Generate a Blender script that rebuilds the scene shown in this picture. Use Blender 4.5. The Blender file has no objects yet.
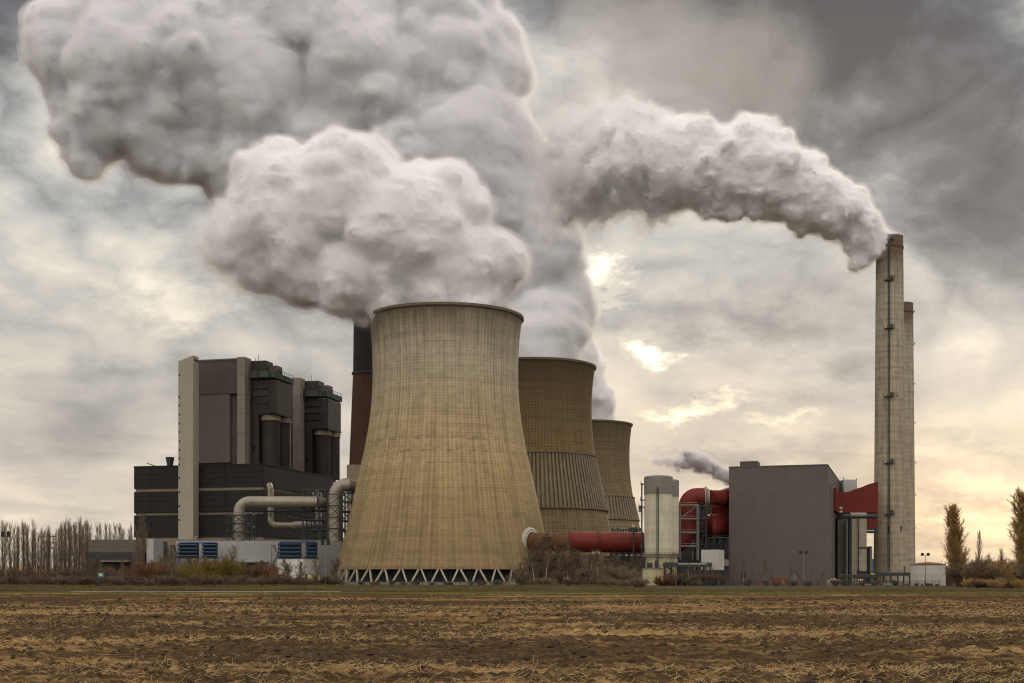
import bpy, math, random
import numpy as np
from mathutils import Vector, Matrix
R = math.radians
sc = bpy.context.scene
C = sc.collection
random.seed(7)
RNG = np.random.default_rng(11)
F = 1300.0            # focal length in pixels of a 1024 px wide frame
HY = 580.0            # the horizon's row
EYE = 2.0             # eye height above the field

# ---------------------------------------------------------------- camera, sky, sun, exposure
cam_data = bpy.data.cameras.new('camera')
cam_data.sensor_width = 36.0
cam_data.lens = 36.0 * F / 1024.0
cam_data.shift_y = (HY - 341.5) / 1024.0
cam_data.clip_start = 0.5
cam_data.clip_end = 30000.0
cam = bpy.data.objects.new('camera', cam_data)
C.objects.link(cam)
cam.location = (0, 0, EYE)
cam.rotation_euler = (R(90), 0, 0)
sc.camera = cam

sc.view_settings.view_transform = 'Standard'
sc.view_settings.look = 'None'
sc.view_settings.gamma = 1.0
sc.view_settings.exposure = 0.15
sc.view_settings.use_curve_mapping = False
cy = sc.cycles
cy.max_bounces = 10
cy.diffuse_bounces = 6
cy.glossy_bounces = 2
cy.transparent_max_bounces = 8
cy.volume_bounces = 6
cy.volume_step_rate = 1.0
cy.volume_max_steps = 192
cy.use_adaptive_sampling = True
cy.adaptive_threshold = 0.02
cy.use_denoising = True
cy.sample_clamp_indirect = 4.0
cy.filter_width = 1.15

SUN_AZ = 14.0         # degrees to the right of the view axis
SUN_EL = 16.0
sun_data = bpy.data.lights.new('sun', 'SUN')
sun_data.energy = 1.3
sun_data.angle = R(14)
sun_data.color = (1.0, 0.86, 0.66)
sun = bpy.data.objects.new('sun', sun_data)
C.objects.link(sun)
sd = Vector((math.sin(R(SUN_AZ)) * math.cos(R(SUN_EL)), math.cos(R(SUN_AZ)) * math.cos(R(SUN_EL)), math.sin(R(SUN_EL))))
sun.rotation_euler = sd.to_track_quat('Z', 'Y').to_euler()

class NT:
    """Small helper that adds nodes and links to a node tree."""
    def __init__(s, nt):
        s.nt = nt
    def n(s, typ, **kw):
        nd = s.nt.nodes.new(typ)
        for k, v in kw.items():
            setattr(nd, k, v)
        return nd
    def put(s, nd, key, v):
        sock = nd.inputs[key]
        if hasattr(v, 'is_output') or isinstance(v, bpy.types.NodeSocket):
            s.nt.links.new(v, sock)
        elif v is not None:
            sock.default_value = v
    def math(s, op, a, b=None, c=None, clamp=False):
        nd = s.n('ShaderNodeMath', operation=op, use_clamp=clamp)
        s.put(nd, 0, a); s.put(nd, 1, b); s.put(nd, 2, c)
        return nd.outputs[0]
    def vmath(s, op, a, b=None, out=0):
        nd = s.n('ShaderNodeVectorMath', operation=op)
        s.put(nd, 0, a); s.put(nd, 1, b)
        return nd.outputs[out]
    def xyz(s, x, y, z):
        nd = s.n('ShaderNodeCombineXYZ')
        s.put(nd, 0, x); s.put(nd, 1, y); s.put(nd, 2, z)
        return nd.outputs[0]
    def sep(s, v):
        nd = s.n('ShaderNodeSeparateXYZ'); s.put(nd, 0, v)
        return nd.outputs
    def noise(s, v, scale, detail=4, rough=0.55, dist=0.0, out='Fac'):
        nd = s.n('ShaderNodeTexNoise')
        s.put(nd, 'Vector', v); s.put(nd, 'Scale', scale); s.put(nd, 'Detail', detail)
        s.put(nd, 'Roughness', rough); s.put(nd, 'Distortion', dist)
        return nd.outputs[out]
    def rng(s, v, a, b, c=0.0, d=1.0, smooth=False):
        nd = s.n('ShaderNodeMapRange', clamp=True)
        if smooth: nd.interpolation_type = 'SMOOTHSTEP'
        s.put(nd, 0, v); s.put(nd, 1, a); s.put(nd, 2, b); s.put(nd, 3, c); s.put(nd, 4, d)
        return nd.outputs[0]
    def ramp(s, v, stops):
        nd = s.n('ShaderNodeValToRGB')
        s.put(nd, 0, v)
        el = nd.color_ramp.elements
        while len(el) < len(stops): el.new(0.5)
        for e, (p, c) in zip(el, stops):
            e.position = p; e.color = (*c, 1)
        return nd.outputs[0]
    def mix(s, f, a, b, blend='MIX'):
        nd = s.n('ShaderNodeMix', data_type='RGBA', blend_type=blend)
        s.put(nd, 0, f)
        s.put(nd, 6, a if not isinstance(a, tuple) else (*a[:3], 1))
        s.put(nd, 7, b if not isinstance(b, tuple) else (*b[:3], 1))
        return nd.outputs[2]

# the world: Nishita daylight seen through a broken deck of winter cloud
world = bpy.data.worlds.new('World')
sc.world = world
world.use_nodes = True
world.cycles.sampling_method = 'MANUAL'
world.cycles.sample_map_resolution = 1024
w = NT(world.node_tree)
world.node_tree.nodes.clear()
wd = w.n('ShaderNodeTexCoord').outputs['Generated']
dx, dy, dz = w.sep(wd)
zz = w.math('MAXIMUM', dz, 0.0)
# cloud-deck coordinates (perspective of a flat layer) for the streaks
den = w.math('ADD', zz, 0.10)
px = w.math('DIVIDE', dx, den); py = w.math('DIVIDE', dy, den)
deck = w.xyz(px, py, 0.0)
n_deck = w.noise(deck, 1.15, 7, 0.52, 0.5)
n_big = w.noise(w.vmath('MULTIPLY', wd, (1.0, 1.0, 1.35)), 3.4, 8, 0.52, 0.35)
n_bil = w.math('ABSOLUTE', w.math('SUBTRACT', w.noise(w.vmath('MULTIPLY', wd, (1.0, 1.0, 1.5)), 9.0, 6, 0.52, 0.3), 0.5))
n_soft = w.noise(w.vmath('ADD', w.vmath('MULTIPLY', wd, (1.0, 1.0, 1.9)), (3.1, 1.7, 0.4)), 7.5, 6, 0.5, 0.2)
# azimuth / elevation tangents, warped so that nothing placed with them has a clean outline
front = w.rng(dy, 0.05, 0.3)
dyc = w.math('MAXIMUM', dy, 0.05)
uu = w.math('DIVIDE', dx, dyc); vv = w.math('DIVIDE', dz, dyc)
warp = w.vmath('MULTIPLY', w.vmath('SUBTRACT', w.noise(w.xyz(uu, w.math('MULTIPLY', vv, 2.0), 0.0), 11.0, 7, 0.66, 0.0, 'Color'), (0.5, 0.5, 0.5)), (0.20, 0.085, 0.0))
uv = w.vmath('ADD', w.xyz(uu, vv, 0.0), warp)
def blob(x, y, sx, sy, soft=0.0):
    q = w.vmath('MULTIPLY', w.vmath('SUBTRACT', uv, ((x - 512) / F, (HY - y) / F, 0.0)), (F / sx, F / sy, 0.0))
    return w.math('MULTIPLY', w.rng(w.vmath('LENGTH', q, None, 1), soft, 1.0, 1.0, 0.0, True), front)
SKY_BLOBS = [   # x, y, half width, half height, change of brightness
    (640, 360, 190, 95, 0.17), (652, 352, 50, 16, 0.40), (606, 278, 46, 22, 0.36), (700, 404, 75, 13, 0.32), (780, 420, 60, 10, 0.16), (590, 300, 30, 16, 0.2),
    (630, 420, 120, 60, 0.06), (172, 302, 110, 30, 0.20), (120, 265, 200, 75, 0.12), (985, 545, 240, 45, 0.04), (990, 482, 160, 22, 0.13), (950, 525, 120, 9, 0.09), (960, 445, 120, 16, -0.10), (1000, 508, 130, 10, -0.12), (930, 530, 100, 8, -0.08),
    (60, 545, 260, 45, 0.13), (40, 150, 90, 80, 0.10), (700, 500, 120, 40, 0.10), (280, 345, 120, 50, 0.10),
    (720, 318, 170, 36, -0.16), (60, 440, 260, 45, -0.04), (60, 250, 240, 120, 0.10), (80, 350, 260, 70, 0.06), (930, 420, 200, 70, 0.06), (760, 452, 180, 20, -0.12), (900, 345, 160, 34, -0.10), (110, 372, 200, 26, -0.09), (800, 380, 120, 16, 0.07),
    (850, 40, 340, 170, -0.50), (690, 10, 300, 120, -0.36), (960, 140, 200, 90, -0.12), (400, -40, 500, 120, -0.2), (1000, 225, 190, 120, -0.27), (560, 130, 60, 90, -0.12), (0, 20, 160, 60, -0.25), (900, 400, 220, 50, -0.04),
]
br = w.math('ADD', 0.56, w.math('MULTIPLY', w.math('SUBTRACT', n_big, 0.5), 0.62))
br = w.math('ADD', br, w.math('MULTIPLY', w.math('SUBTRACT', n_deck, 0.5), w.rng(dz, 0.0, 0.30, 0.60, 0.05)))
br = w.math('ADD', br, w.math('MULTIPLY', w.math('SUBTRACT', n_soft, 0.5), 0.52))
br = w.math('MULTIPLY_ADD', w.math('SUBTRACT', n_bil, 0.085), w.rng(dz, 0.10, 0.3, 0.20, 1.5), br)
for bx, by, sx, sy, amp in SKY_BLOBS:
    br = w.math('MULTIPLY_ADD', blob(bx, by, sx, sy, 0.0), amp, br)
back = w.rng(dy, 0.35, -0.55, 0.0, 0.42)        # the sky behind the camera is clearer and brighter
up = w.rng(dz, 0.42, 0.85, 0.0, 0.42)
br = w.math('ADD', br, w.math('ADD', back, up))
cool = w.ramp(br, [(0.0, (0.085, 0.087, 0.092)), (0.22, (0.155, 0.156, 0.162)), (0.40, (0.29, 0.288, 0.285)), (0.54, (0.485, 0.475, 0.45)),
                   (0.70, (0.71, 0.665, 0.58)), (0.85, (1.0, 0.92, 0.75)), (1.0, (1.35, 1.25, 1.08))])
warm = w.math('ADD', w.math('MULTIPLY', blob(1000, 540, 330, 190, 0.0), 0.75),
              w.math('ADD', w.math('MULTIPLY', blob(660, 480, 330, 190, 0.0), 0.25), w.math('MULTIPLY', w.math('MULTIPLY', w.rng(dz, 0.26, 0.0), front), 0.60)))
cloudcol = w.mix(w.math('MULTIPLY', warm, 0.8, None, True), cool, w.mix(1.0, cool, (1.17, 0.955, 0.73), 'MULTIPLY'))
cloudcol = w.mix(w.math('MAXIMUM', w.rng(dz, 0.34, 0.7), w.rng(dy, 0.1, -0.5)), cloudcol, w.mix(1.0, cloudcol, (0.985, 0.985, 1.035), 'MULTIPLY'))
sky = w.n('ShaderNodeTexSky', sky_type='NISHITA')
sky.sun_disc = False
sky.sun_elevation = R(SUN_EL)
sky.sun_rotation = R(SUN_AZ)
sky.altitude = 100
sky.air_density = 1.0
sky.dust_density = 2.0
bg1 = w.n('ShaderNodeBackground'); w.put(bg1, 0, sky.outputs[0]); w.put(bg1, 1, 0.05)
bg2 = w.n('ShaderNodeBackground'); w.put(bg2, 0, cloudcol); w.put(bg2, 1, 1.0)
ms = w.n('ShaderNodeMixShader'); w.put(ms, 0, 0.97)
w.nt.links.new(bg1.outputs[0], ms.inputs[1]); w.nt.links.new(bg2.outputs[0], ms.inputs[2])
wo = w.n('ShaderNodeOutputWorld'); w.nt.links.new(ms.outputs[0], wo.inputs[0])

# ---------------------------------------------------------------- materials
def mk(name, c, rough=0.85, var=0.15, scale=0.12, streak=0.0, streak_col=None, panel=None, phi=0.0, metallic=0.0,
       bump=0.0, bscale=1.0, corr=0.0):
    """Procedural surface: mottled base colour, vertical weather streaks, optional panel joints (w, h, darkening)."""
    m = bpy.data.materials.new(name)
    m.use_nodes = True
    t = NT(m.node_tree)
    b = m.node_tree.nodes['Principled BSDF']
    co = t.n('ShaderNodeTexCoord').outputs['Object']
    n1 = t.noise(co, scale, 6, 0.6)
    n2 = t.noise(co, scale * 9, 3, 0.6)
    f = t.math('ADD', t.math('MULTIPLY', n1, 0.65), t.math('MULTIPLY', n2, 0.35))
    br_ = t.rng(f, 0.3, 0.7, 1 - var, 1 + var)
    col = t.vmath('MULTIPLY', t.xyz(br_, br_, br_), tuple(c))
    if streak:
        sv = t.noise(t.vmath('MULTIPLY', co, (1.1, 1.1, 0.05)), 0.9, 4, 0.6)
        sm = t.math('MULTIPLY', t.rng(sv, 0.48, 0.72), streak)
        col = t.mix(sm, col, streak_col or tuple(x * 0.45 for x in c))
    if panel:
        x, y, z = t.sep(co)
        cp, sp = math.cos(phi), math.sin(phi)
        u = t.math('ADD', t.math('MULTIPLY', x, cp + sp), t.math('MULTIPLY', y, cp - sp))
        bk = t.n('ShaderNodeTexBrick', offset=0.0)
        t.put(bk, 'Vector', t.xyz(u, z, 0.0))
        t.put(bk, 'Scale', 1.0); t.put(bk, 'Mortar Size', panel[3] if len(panel) > 3 else 0.12); t.put(bk, 'Mortar Smooth', 0.3)
        t.put(bk, 'Brick Width', panel[0]); t.put(bk, 'Row Height', panel[1])
        t.put(bk, 'Color1', (1, 1, 1, 1)); t.put(bk, 'Color2', (0.9, 0.9, 0.9, 1)); t.put(bk, 'Mortar', (*([1 - panel[2]] * 3), 1))
        col = t.mix(1.0, col, bk.outputs['Color'], 'MULTIPLY')
    t.put(b, 'Base Color', col)
    t.put(b, 'Roughness', rough)
    t.put(b, 'Metallic', metallic)
    t.put(b, 'Specular IOR Level', 0.5 if metallic else 0.18)
    if bump:
        bp = t.n('ShaderNodeBump'); t.put(bp, 'Strength', bump); t.put(bp, 'Distance', 0.1)
        t.put(bp, 'Height', t.noise(co, bscale, 5, 0.6))
        t.put(b, 'Normal', bp.outputs[0])
    return m

def grid_concrete(name, stops, H, nrib, lift, rib_dark=0.35, lift_dark=0.25, stain=0.35, patch=0.0, radius=46.0, dirt=(0.09, 0.07, 0.05), scale=1.0, topstain=0.0):
    """Weathered slip-formed concrete: vertical ribs, lift joints, runs of dirt, a base colour that changes with height."""
    m = bpy.data.materials.new(name); m.use_nodes = True
    t = NT(m.node_tree); b = m.node_tree.nodes['Principled BSDF']
    co = t.n('ShaderNodeTexCoord').outputs['Object']
    x, y, z = t.sep(co)
    ang = t.math('ARCTAN2', x, t.math('MULTIPLY', y, -1.0))
    zz_ = t.math('DIVIDE', z, H)
    cyl = t.xyz(t.math('MULTIPLY', ang, radius), z, 0.0)
    wob = t.noise(cyl, 0.035 * scale, 4, 0.6)
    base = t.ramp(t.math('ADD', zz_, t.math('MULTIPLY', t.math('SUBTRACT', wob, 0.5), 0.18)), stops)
    if nrib:
        fr = t.math('FRACT', t.math('MULTIPLY', ang, nrib / (2 * math.pi)))
        rib = t.rng(t.math('ABSOLUTE', t.math('SUBTRACT', fr, 0.5)), 0.16, 0.30, 1.0, 0.0)
        rv = t.noise(t.vmath('MULTIPLY', cyl, (0.5, 0.03, 1.0)), 0.6, 3, 0.6)
        base = t.mix(t.math('MULTIPLY', t.math('MULTIPLY', rib, t.rng(rv, 0.3, 0.7, 0.5, 1.1)), rib_dark), base, dirt)
    if lift:
        fz = t.math('FRACT', t.math('DIVIDE', z, lift))
        ln = t.rng(t.math('ABSOLUTE', t.math('SUBTRACT', fz, 0.5)), 0.12, 0.30, 1.0, 0.0)
        lv = t.noise(t.vmath('MULTIPLY', cyl, (0.05, 0.7, 1.0)), 0.5, 3, 0.6)
        base = t.mix(t.math('MULTIPLY', t.math('MULTIPLY', ln, t.rng(lv, 0.35, 0.65, 0.1, 1.2)), lift_dark), base, dirt)
        cellv = t.n('ShaderNodeTexWhiteNoise', noise_dimensions='2D')
        t.put(cellv, 'Vector', t.xyz(t.math('FLOOR', t.math('MULTIPLY', ang, max(nrib, 24) / (2 * math.pi))), t.math('FLOOR', t.math('DIVIDE', z, lift)), 0.0))
        cv = t.rng(cellv.outputs[0], 0, 1, 0.92, 1.06)
        base = t.vmath('MULTIPLY', base, t.xyz(cv, cv, cv))
    st = t.noise(t.vmath('MULTIPLY', cyl, (0.35, 0.012, 1.0)), 1.0 * scale, 6, 0.65)
    base = t.mix(t.math('MULTIPLY', t.rng(st, 0.47, 0.72), stain), base, dirt)
    blot = t.noise(cyl, 0.11 * scale, 6, 0.62)
    base = t.mix(t.math('MULTIPLY', t.rng(blot, 0.5, 0.75), stain * 0.7), base, dirt)
    bandn = t.noise(t.vmath('MULTIPLY', cyl, (0.012, 0.42, 1.0)), 1.0, 4, 0.6)
    bv = t.rng(bandn, 0.35, 0.65, 0.90, 1.07)
    base = t.vmath('MULTIPLY', base, t.xyz(bv, bv, bv))
    if topstain:   # dark runs that start at the rim
        rn = t.noise(t.vmath('MULTIPLY', cyl, (0.30, 0.02, 1.0)), 1.0, 4, 0.7)
        rm = t.math('MULTIPLY', t.rng(t.math('ADD', zz_, t.math('MULTIPLY', rn, 0.30)), 1.0, 1.17), topstain)
        base = t.mix(rm, base, dirt)
    if patch:   # rows of leaching marks above mid height
        pn = t.noise(t.vmath('MULTIPLY', cyl, (0.22, 0.6, 1.0)), 1.0, 4, 0.7)
        fz2 = t.math('FRACT', t.math('DIVIDE', z, 5.2))
        row = t.rng(t.math('ABSOLUTE', t.math('SUBTRACT', fz2, 0.5)), 0.05, 0.22, 1.0, 0.0)
        zone = t.math('MULTIPLY', t.rng(zz_, 0.40, 0.46), t.rng(zz_, 0.58, 0.52))
        base = t.mix(t.math('MULTIPLY', t.math('MULTIPLY', t.math('MULTIPLY', row, zone), t.rng(pn, 0.47, 0.6)), patch), base, dirt)
    t.put(b, 'Base Color', base); t.put(b, 'Roughness', 0.92)
    t.put(b, 'Specular IOR Level', 0.2)
    return m

# ---------------------------------------------------------------- mesh builder
ORG = {}
class MB:
    def __init__(s):
        s.v = []; s.f = []
    def add(s, vs, fs):
        k = len(s.v); s.v += [tuple(p) for p in vs]; s.f += [tuple(i + k for i in f) for f in fs]
    def hexa(s, p):   # 8 corners: 4 bottom counter-clockwise, 4 top
        s.add(p, [(3, 2, 1, 0), (4, 5, 6, 7), (0, 1, 5, 4), (1, 2, 6, 5), (2, 3, 7, 6), (3, 0, 4, 7)])
    def box(s, x0, x1, y0, y1, z0, z1):
        s.hexa([(x0, y0, z0), (x1, y0, z0), (x1, y1, z0), (x0, y1, z0), (x0, y0, z1), (x1, y0, z1), (x1, y1, z1), (x0, y1, z1)])
    def lathe(s, cx, cy_, prof, n=32, cap=True, smooth=False, a0=0.0, a1=2 * math.pi):
        full = abs(a1 - a0 - 2 * math.pi) < 1e-6
        m_ = n if full else n + 1
        vs = []; fs = []
        for r, z in prof:
            for i in range(m_):
                a = a0 + (a1 - a0) * i / n
                vs.append((cx + r * math.sin(a), cy_ - r * math.cos(a), z))
        for j in range(len(prof) - 1):
            for i in range(n):
                i2 = (i + 1) % m_
                fs.append((j * m_ + i, j * m_ + i2, (j + 1) * m_ + i2, (j + 1) * m_ + i))
        if cap and full:
            fs.append(tuple(range(m_ - 1, -1, -1)))
            k = (len(prof) - 1) * m_
            fs.append(tuple(range(k, k + m_)))
        s.add(vs, fs)
    def tube(s, path, r, n=8, cap=True):
        P = [Vector(p) for p in path]
        rs = r if isinstance(r, (list, tuple)) else [r] * len(P)
        vs = []; fs = []
        prev = None
        for i, p in enumerate(P):
            if i == 0: d = P[1] - P[0]
            elif i == len(P) - 1: d = P[-1] - P[-2]
            else: d = (P[i + 1] - p).normalized() + (p - P[i - 1]).normalized()
            d.normalize()
            if prev is None:
                a = Vector((0, 0, 1)) if abs(d.z) < 0.9 else Vector((1, 0, 0))
                x = d.cross(a).normalized()
            else:
                x = (prev - d * prev.dot(d)).normalized()
            prev = x
            y = d.cross(x)
            for k in range(n):
                t = 2 * math.pi * k / n
                vs.append(p + (x * math.cos(t) + y * math.sin(t)) * rs[i])
        for j in range(len(P) - 1):
            for k in range(n):
                k2 = (k + 1) % n
                fs.append((j * n + k, j * n + k2, (j + 1) * n + k2, (j + 1) * n + k))
        if cap:
            fs.append(tuple(range(n - 1, -1, -1))); fs.append(tuple(range((len(P) - 1) * n, len(P) * n)))
        s.add(vs, fs)
    def beam(s, a, b, w_):
        s.tube([a, b], w_ * 0.7071, 4)
    def prism(s, poly, thick):   # poly: 3-D points of a planar outline; thick: offset vector
        n = len(poly); t = Vector(thick)
        vs = [Vector(p) for p in poly] + [Vector(p) + t for p in poly]
        fs = [tuple(range(n - 1, -1, -1)), tuple(range(n, 2 * n))] + [(i, (i + 1) % n, n + (i + 1) % n, n + i) for i in range(n)]
        s.add(vs, fs)
    def build(s, name, mat, parent=None, org=None, smooth=False):
        me = bpy.data.meshes.new(name)
        V = np.array(s.v, dtype=float)
        if parent is not None: o3 = ORG[parent]
        elif org is not None: o3 = Vector(org)
        else:
            lo, hi = V.min(0), V.max(0); o3 = Vector(((lo[0] + hi[0]) / 2, (lo[1] + hi[1]) / 2, lo[2]))
        V = V - np.array(o3)
        me.from_pydata(V.tolist(), [], s.f)
        import bmesh
        bm = bmesh.new(); bm.from_mesh(me); bmesh.ops.recalc_face_normals(bm, faces=bm.faces); bm.to_mesh(me); bm.free()
        if smooth:
            me.polygons.foreach_set('use_smooth', [True] * len(me.polygons))
            try: me.set_sharp_from_angle(angle=R(35))
            except Exception: pass
        me.materials.append(mat)
        o = bpy.data.objects.new(name, me); C.objects.link(o)
        if parent is not None:
            o.parent = parent; ORG[o] = o3
        else:
            o.location = o3; ORG[o] = o3
        return o

def tag(o, label=None, cat=None, group=None, kind=None):
    if label: o['label'] = label
    if cat: o['category'] = cat
    if group: o['group'] = group
    if kind: o['kind'] = kind
    return o
def thing(name, loc, label, cat, group=None):
    o = bpy.data.objects.new(name, None); C.objects.link(o); o.location = loc
    o.empty_display_size = 2.0
    ORG[o] = Vector(loc)
    return tag(o, label, cat, group)
def copy_tree(o, parent=None):
    c = o.copy(); C.objects.link(c); c.parent = parent
    for ch in o.children: copy_tree(ch, c)
    return c
def raw_mesh(name, V, Fq, mat, smooth=False):
    """Fast mesh from numpy arrays; Fq is (n, 3) or (n, 4)."""
    me = bpy.data.meshes.new(name)
    k = Fq.shape[1]
    me.vertices.add(len(V)); me.vertices.foreach_set('co', np.asarray(V, dtype=np.float32).ravel())
    me.loops.add(Fq.size); me.loops.foreach_set('vertex_index', Fq.astype(np.int32).ravel())
    me.polygons.add(len(Fq)); me.polygons.foreach_set('loop_start', np.arange(0, Fq.size, k, dtype=np.int32))
    me.polygons.foreach_set('use_smooth', np.full(len(Fq), smooth))
    me.update(calc_edges=True); me.validate()
    me.materials.append(mat)
    return me

def PX(x, D): return (x - 512.0) / F * D
def PZ(y, D): return EYE + (HY - y) / F * D
class Fr:
    """A building's own axes: u along its front, v away from the viewer; helpers read sizes off the photograph at true depth."""
    def __init__(s, x, D, deg):
        s.O = (PX(x, D), D); a = R(deg); s.phi = -a
        s.U = (math.cos(a), -math.sin(a)); s.V = (math.sin(a), math.cos(a))
    def pt(s, u, v, z): return (s.O[0] + u * s.U[0] + v * s.V[0], s.O[1] + u * s.U[1] + v * s.V[1], z)
    def u_at(s, x, v):
        t = (x - 512) / F; ax = s.O[0] + v * s.V[0]; ay = s.O[1] + v * s.V[1]
        return (t * ay - ax) / (s.U[0] - t * s.U[1])
    def v_at(s, x, u):
        t = (x - 512) / F; ax = s.O[0] + u * s.U[0]; ay = s.O[1] + u * s.U[1]
        return (t * ay - ax) / (s.V[0] - t * s.V[1])
    def z_at(s, y, u, v): return PZ(y, s.pt(u, v, 0)[1])
    def box(s, mb, u0, u1, v0, v1, z0, z1, z1b=None):
        zb = z1 if z1b is None else z1b     # z1b: height of the top at u1
        mb.hexa([s.pt(u0, v0, z0), s.pt(u1, v0, z0), s.pt(u1, v1, z0), s.pt(u0, v1, z0),
                 s.pt(u0, v0, z1), s.pt(u1, v0, zb), s.pt(u1, v1, zb), s.pt(u0, v1, z1)])
# ---------------------------------------------------------------- cooling towers
M = {}
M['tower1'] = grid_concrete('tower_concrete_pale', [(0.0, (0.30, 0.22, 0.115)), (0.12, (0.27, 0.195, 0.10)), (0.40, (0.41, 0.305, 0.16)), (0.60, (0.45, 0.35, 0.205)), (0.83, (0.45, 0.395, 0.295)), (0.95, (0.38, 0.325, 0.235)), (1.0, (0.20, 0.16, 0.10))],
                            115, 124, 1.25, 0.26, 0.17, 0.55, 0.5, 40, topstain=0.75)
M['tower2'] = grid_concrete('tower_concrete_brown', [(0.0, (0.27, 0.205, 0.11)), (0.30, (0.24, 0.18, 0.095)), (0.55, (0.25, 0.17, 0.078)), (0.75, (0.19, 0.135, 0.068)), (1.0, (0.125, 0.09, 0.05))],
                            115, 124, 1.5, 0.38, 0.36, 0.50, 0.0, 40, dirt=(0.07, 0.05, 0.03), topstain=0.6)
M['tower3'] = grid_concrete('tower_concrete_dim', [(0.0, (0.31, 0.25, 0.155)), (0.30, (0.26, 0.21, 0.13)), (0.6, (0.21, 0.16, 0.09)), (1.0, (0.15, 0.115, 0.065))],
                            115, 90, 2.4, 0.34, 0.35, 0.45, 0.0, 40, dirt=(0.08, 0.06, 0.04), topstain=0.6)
M['leg'] = mk('strut_concrete', (0.36, 0.32, 0.24), var=0.12)
M['slat'] = mk('slat_grey', (0.20, 0.165, 0.115), var=0.18, streak=0.4)
M['rim'] = mk('rim_concrete', (0.15, 0.125, 0.09), var=0.2)
M['dark_void'] = mk('shaded_interior', (0.045, 0.05, 0.055), var=0.3, panel=(2.0, 40, 0.5, 0.15))  # shade of the hollow tower foot, put into the colour
M['basin'] = mk('basin_concrete', (0.25, 0.22, 0.17), var=0.2)

# half widths (in the metre scale of the nearest tower) against height, read off the photograph
K = 560.0 / F
PROF = [(7.0, 109), (14, 104.5), (23.5, 98.3), (35, 92.6), (45, 87.8), (55, 82.2), (62.3, 78.6), (70, 75.7), (79.5, 73.4), (90, 72.4), (100, 73.0), (108, 74.4), (114.0, 76.6)]
TOP = 114.0
def radius_at(z):
    zs = [p[0] for p in PROF]; rs = [p[1] * K for p in PROF]
    return float(np.interp(z, zs, rs))
def cooling_tower(x, D, mat, label, nl=38, slats=None, cat='cooling tower'):
    cx, cy_ = PX(x, D), D
    t = thing('cooling_tower', (cx, cy_, 0), label, cat, 'three concrete cooling towers')
    mb = MB()
    zs = np.linspace(7.0, TOP, 70)
    # smoothed radii
    rr = np.array([radius_at(z) for z in zs]); rr = np.convolve(np.pad(rr, 3, mode='reflect', reflect_type='odd'), np.ones(7) / 7, 'valid')
    prof = [(r, z) for r, z in zip(rr, zs)]
    inner = [(r - 0.5, z) for r, z in reversed(prof)]
    mb.lathe(cx, cy_, prof + inner + [prof[0]], 256, cap=False)
    mb.build('shell', mat, t, smooth=True)
    mb = MB(); rt = rr[-1]
    mb.lathe(cx, cy_, [(rt + 0.03, TOP - 0.8), (rt + 0.7, TOP - 0.3), (rt + 0.8, TOP + 0.7), (rt - 0.6, TOP + 0.7), (rt - 0.6, TOP + 0.02), (rt + 0.03, TOP + 0.02)], 160, cap=False)
    mb.build('rim', M['rim'], t, smooth=True)
    mb = MB(); rb = rr[0]
    mb.lathe(cx, cy_, [(rb + 0.06, 6.3), (rb + 0.45, 6.3), (rb + 0.35, 7.6), (rb - 0.1, 7.6)], 160, cap=False)
    mb.build('ring_beam', mat, t, smooth=True)
    for i in range(nl):
        a = 2 * math.pi * i / nl
        for s_ in (-1, 1):
            a2 = a + s_ * math.pi / nl * 0.86
            mb = MB()
            mb.beam((cx + (rb + 2.2) * math.sin(a2), cy_ - (rb + 2.2) * math.cos(a2), 0.2), (cx + rb * math.sin(a + s_ * 0.008), cy_ - rb * math.cos(a + s_ * 0.008), 6.5), 0.62)
            mb.build('leg', M['leg'], t)
    mb = MB(); mb.lathe(cx, cy_, [(rb - 5, 0.3), (rb - 6, 6.0)], 96, cap=True); mb.build('shaded_interior', M['dark_void'], t)  # dark cylinder stands in for the shaded interior behind the legs
    mb = MB(); mb.lathe(cx, cy_, [(rb + 3.4, -0.3), (rb + 3.4, 1.2), (rb + 2.8, 1.2), (rb + 2.8, -0.3)], 96, cap=False); mb.build('basin', M['basin'], t)
    if slats:
        z0, z1, ns = slats
        mb = MB()
        zz_ = np.linspace(z0, z1, 8)
        for i in range(ns):
            a = 2 * math.pi * i / ns
            da = 0.30 * 2 * math.pi / ns
            vs = []
            for z in zz_:
                r0 = radius_at(z) + 0.1
                for (r, aa) in ((r0, a - da), (r0 + 0.7, a - da), (r0 + 0.7, a + da), (r0, a + da)):
                    vs.append((cx + r * math.sin(aa), cy_ - r * math.cos(aa), z))
            fs = []
            for j in range(len(zz_) - 1):
                for k in range(4):
                    fs.append((j * 4 + k, j * 4 + (k + 1) % 4, j * 4 + 4 + (k + 1) % 4, j * 4 + 4 + k))
            fs += [(3, 2, 1, 0), tuple(range(28, 32))]
            mb.add(vs, fs)
        mb.build('slat_cladding', M['slat'], t)
        mb = MB()
        for zb in (z0, z1):
            r0 = radius_at(zb)
            mb.lathe(cx, cy_, [(r0 + 0.15, zb - 0.5), (r0 + 1.2, zb - 0.4), (r0 + 1.2, zb + 0.3), (r0 + 0.15, zb + 0.5)], 128, cap=False)
        mb.build('cladding_band', M['rim'], t)
    return t
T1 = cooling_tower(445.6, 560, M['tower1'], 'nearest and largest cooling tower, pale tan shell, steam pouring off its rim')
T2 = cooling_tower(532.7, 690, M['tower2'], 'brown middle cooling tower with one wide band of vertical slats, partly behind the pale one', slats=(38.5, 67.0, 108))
T3 = cooling_tower(586.3, 945, M['tower3'], 'smallest and farthest cooling tower with a low slatted band, beside the white silo', slats=(45.0, 61.5, 84))
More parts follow.
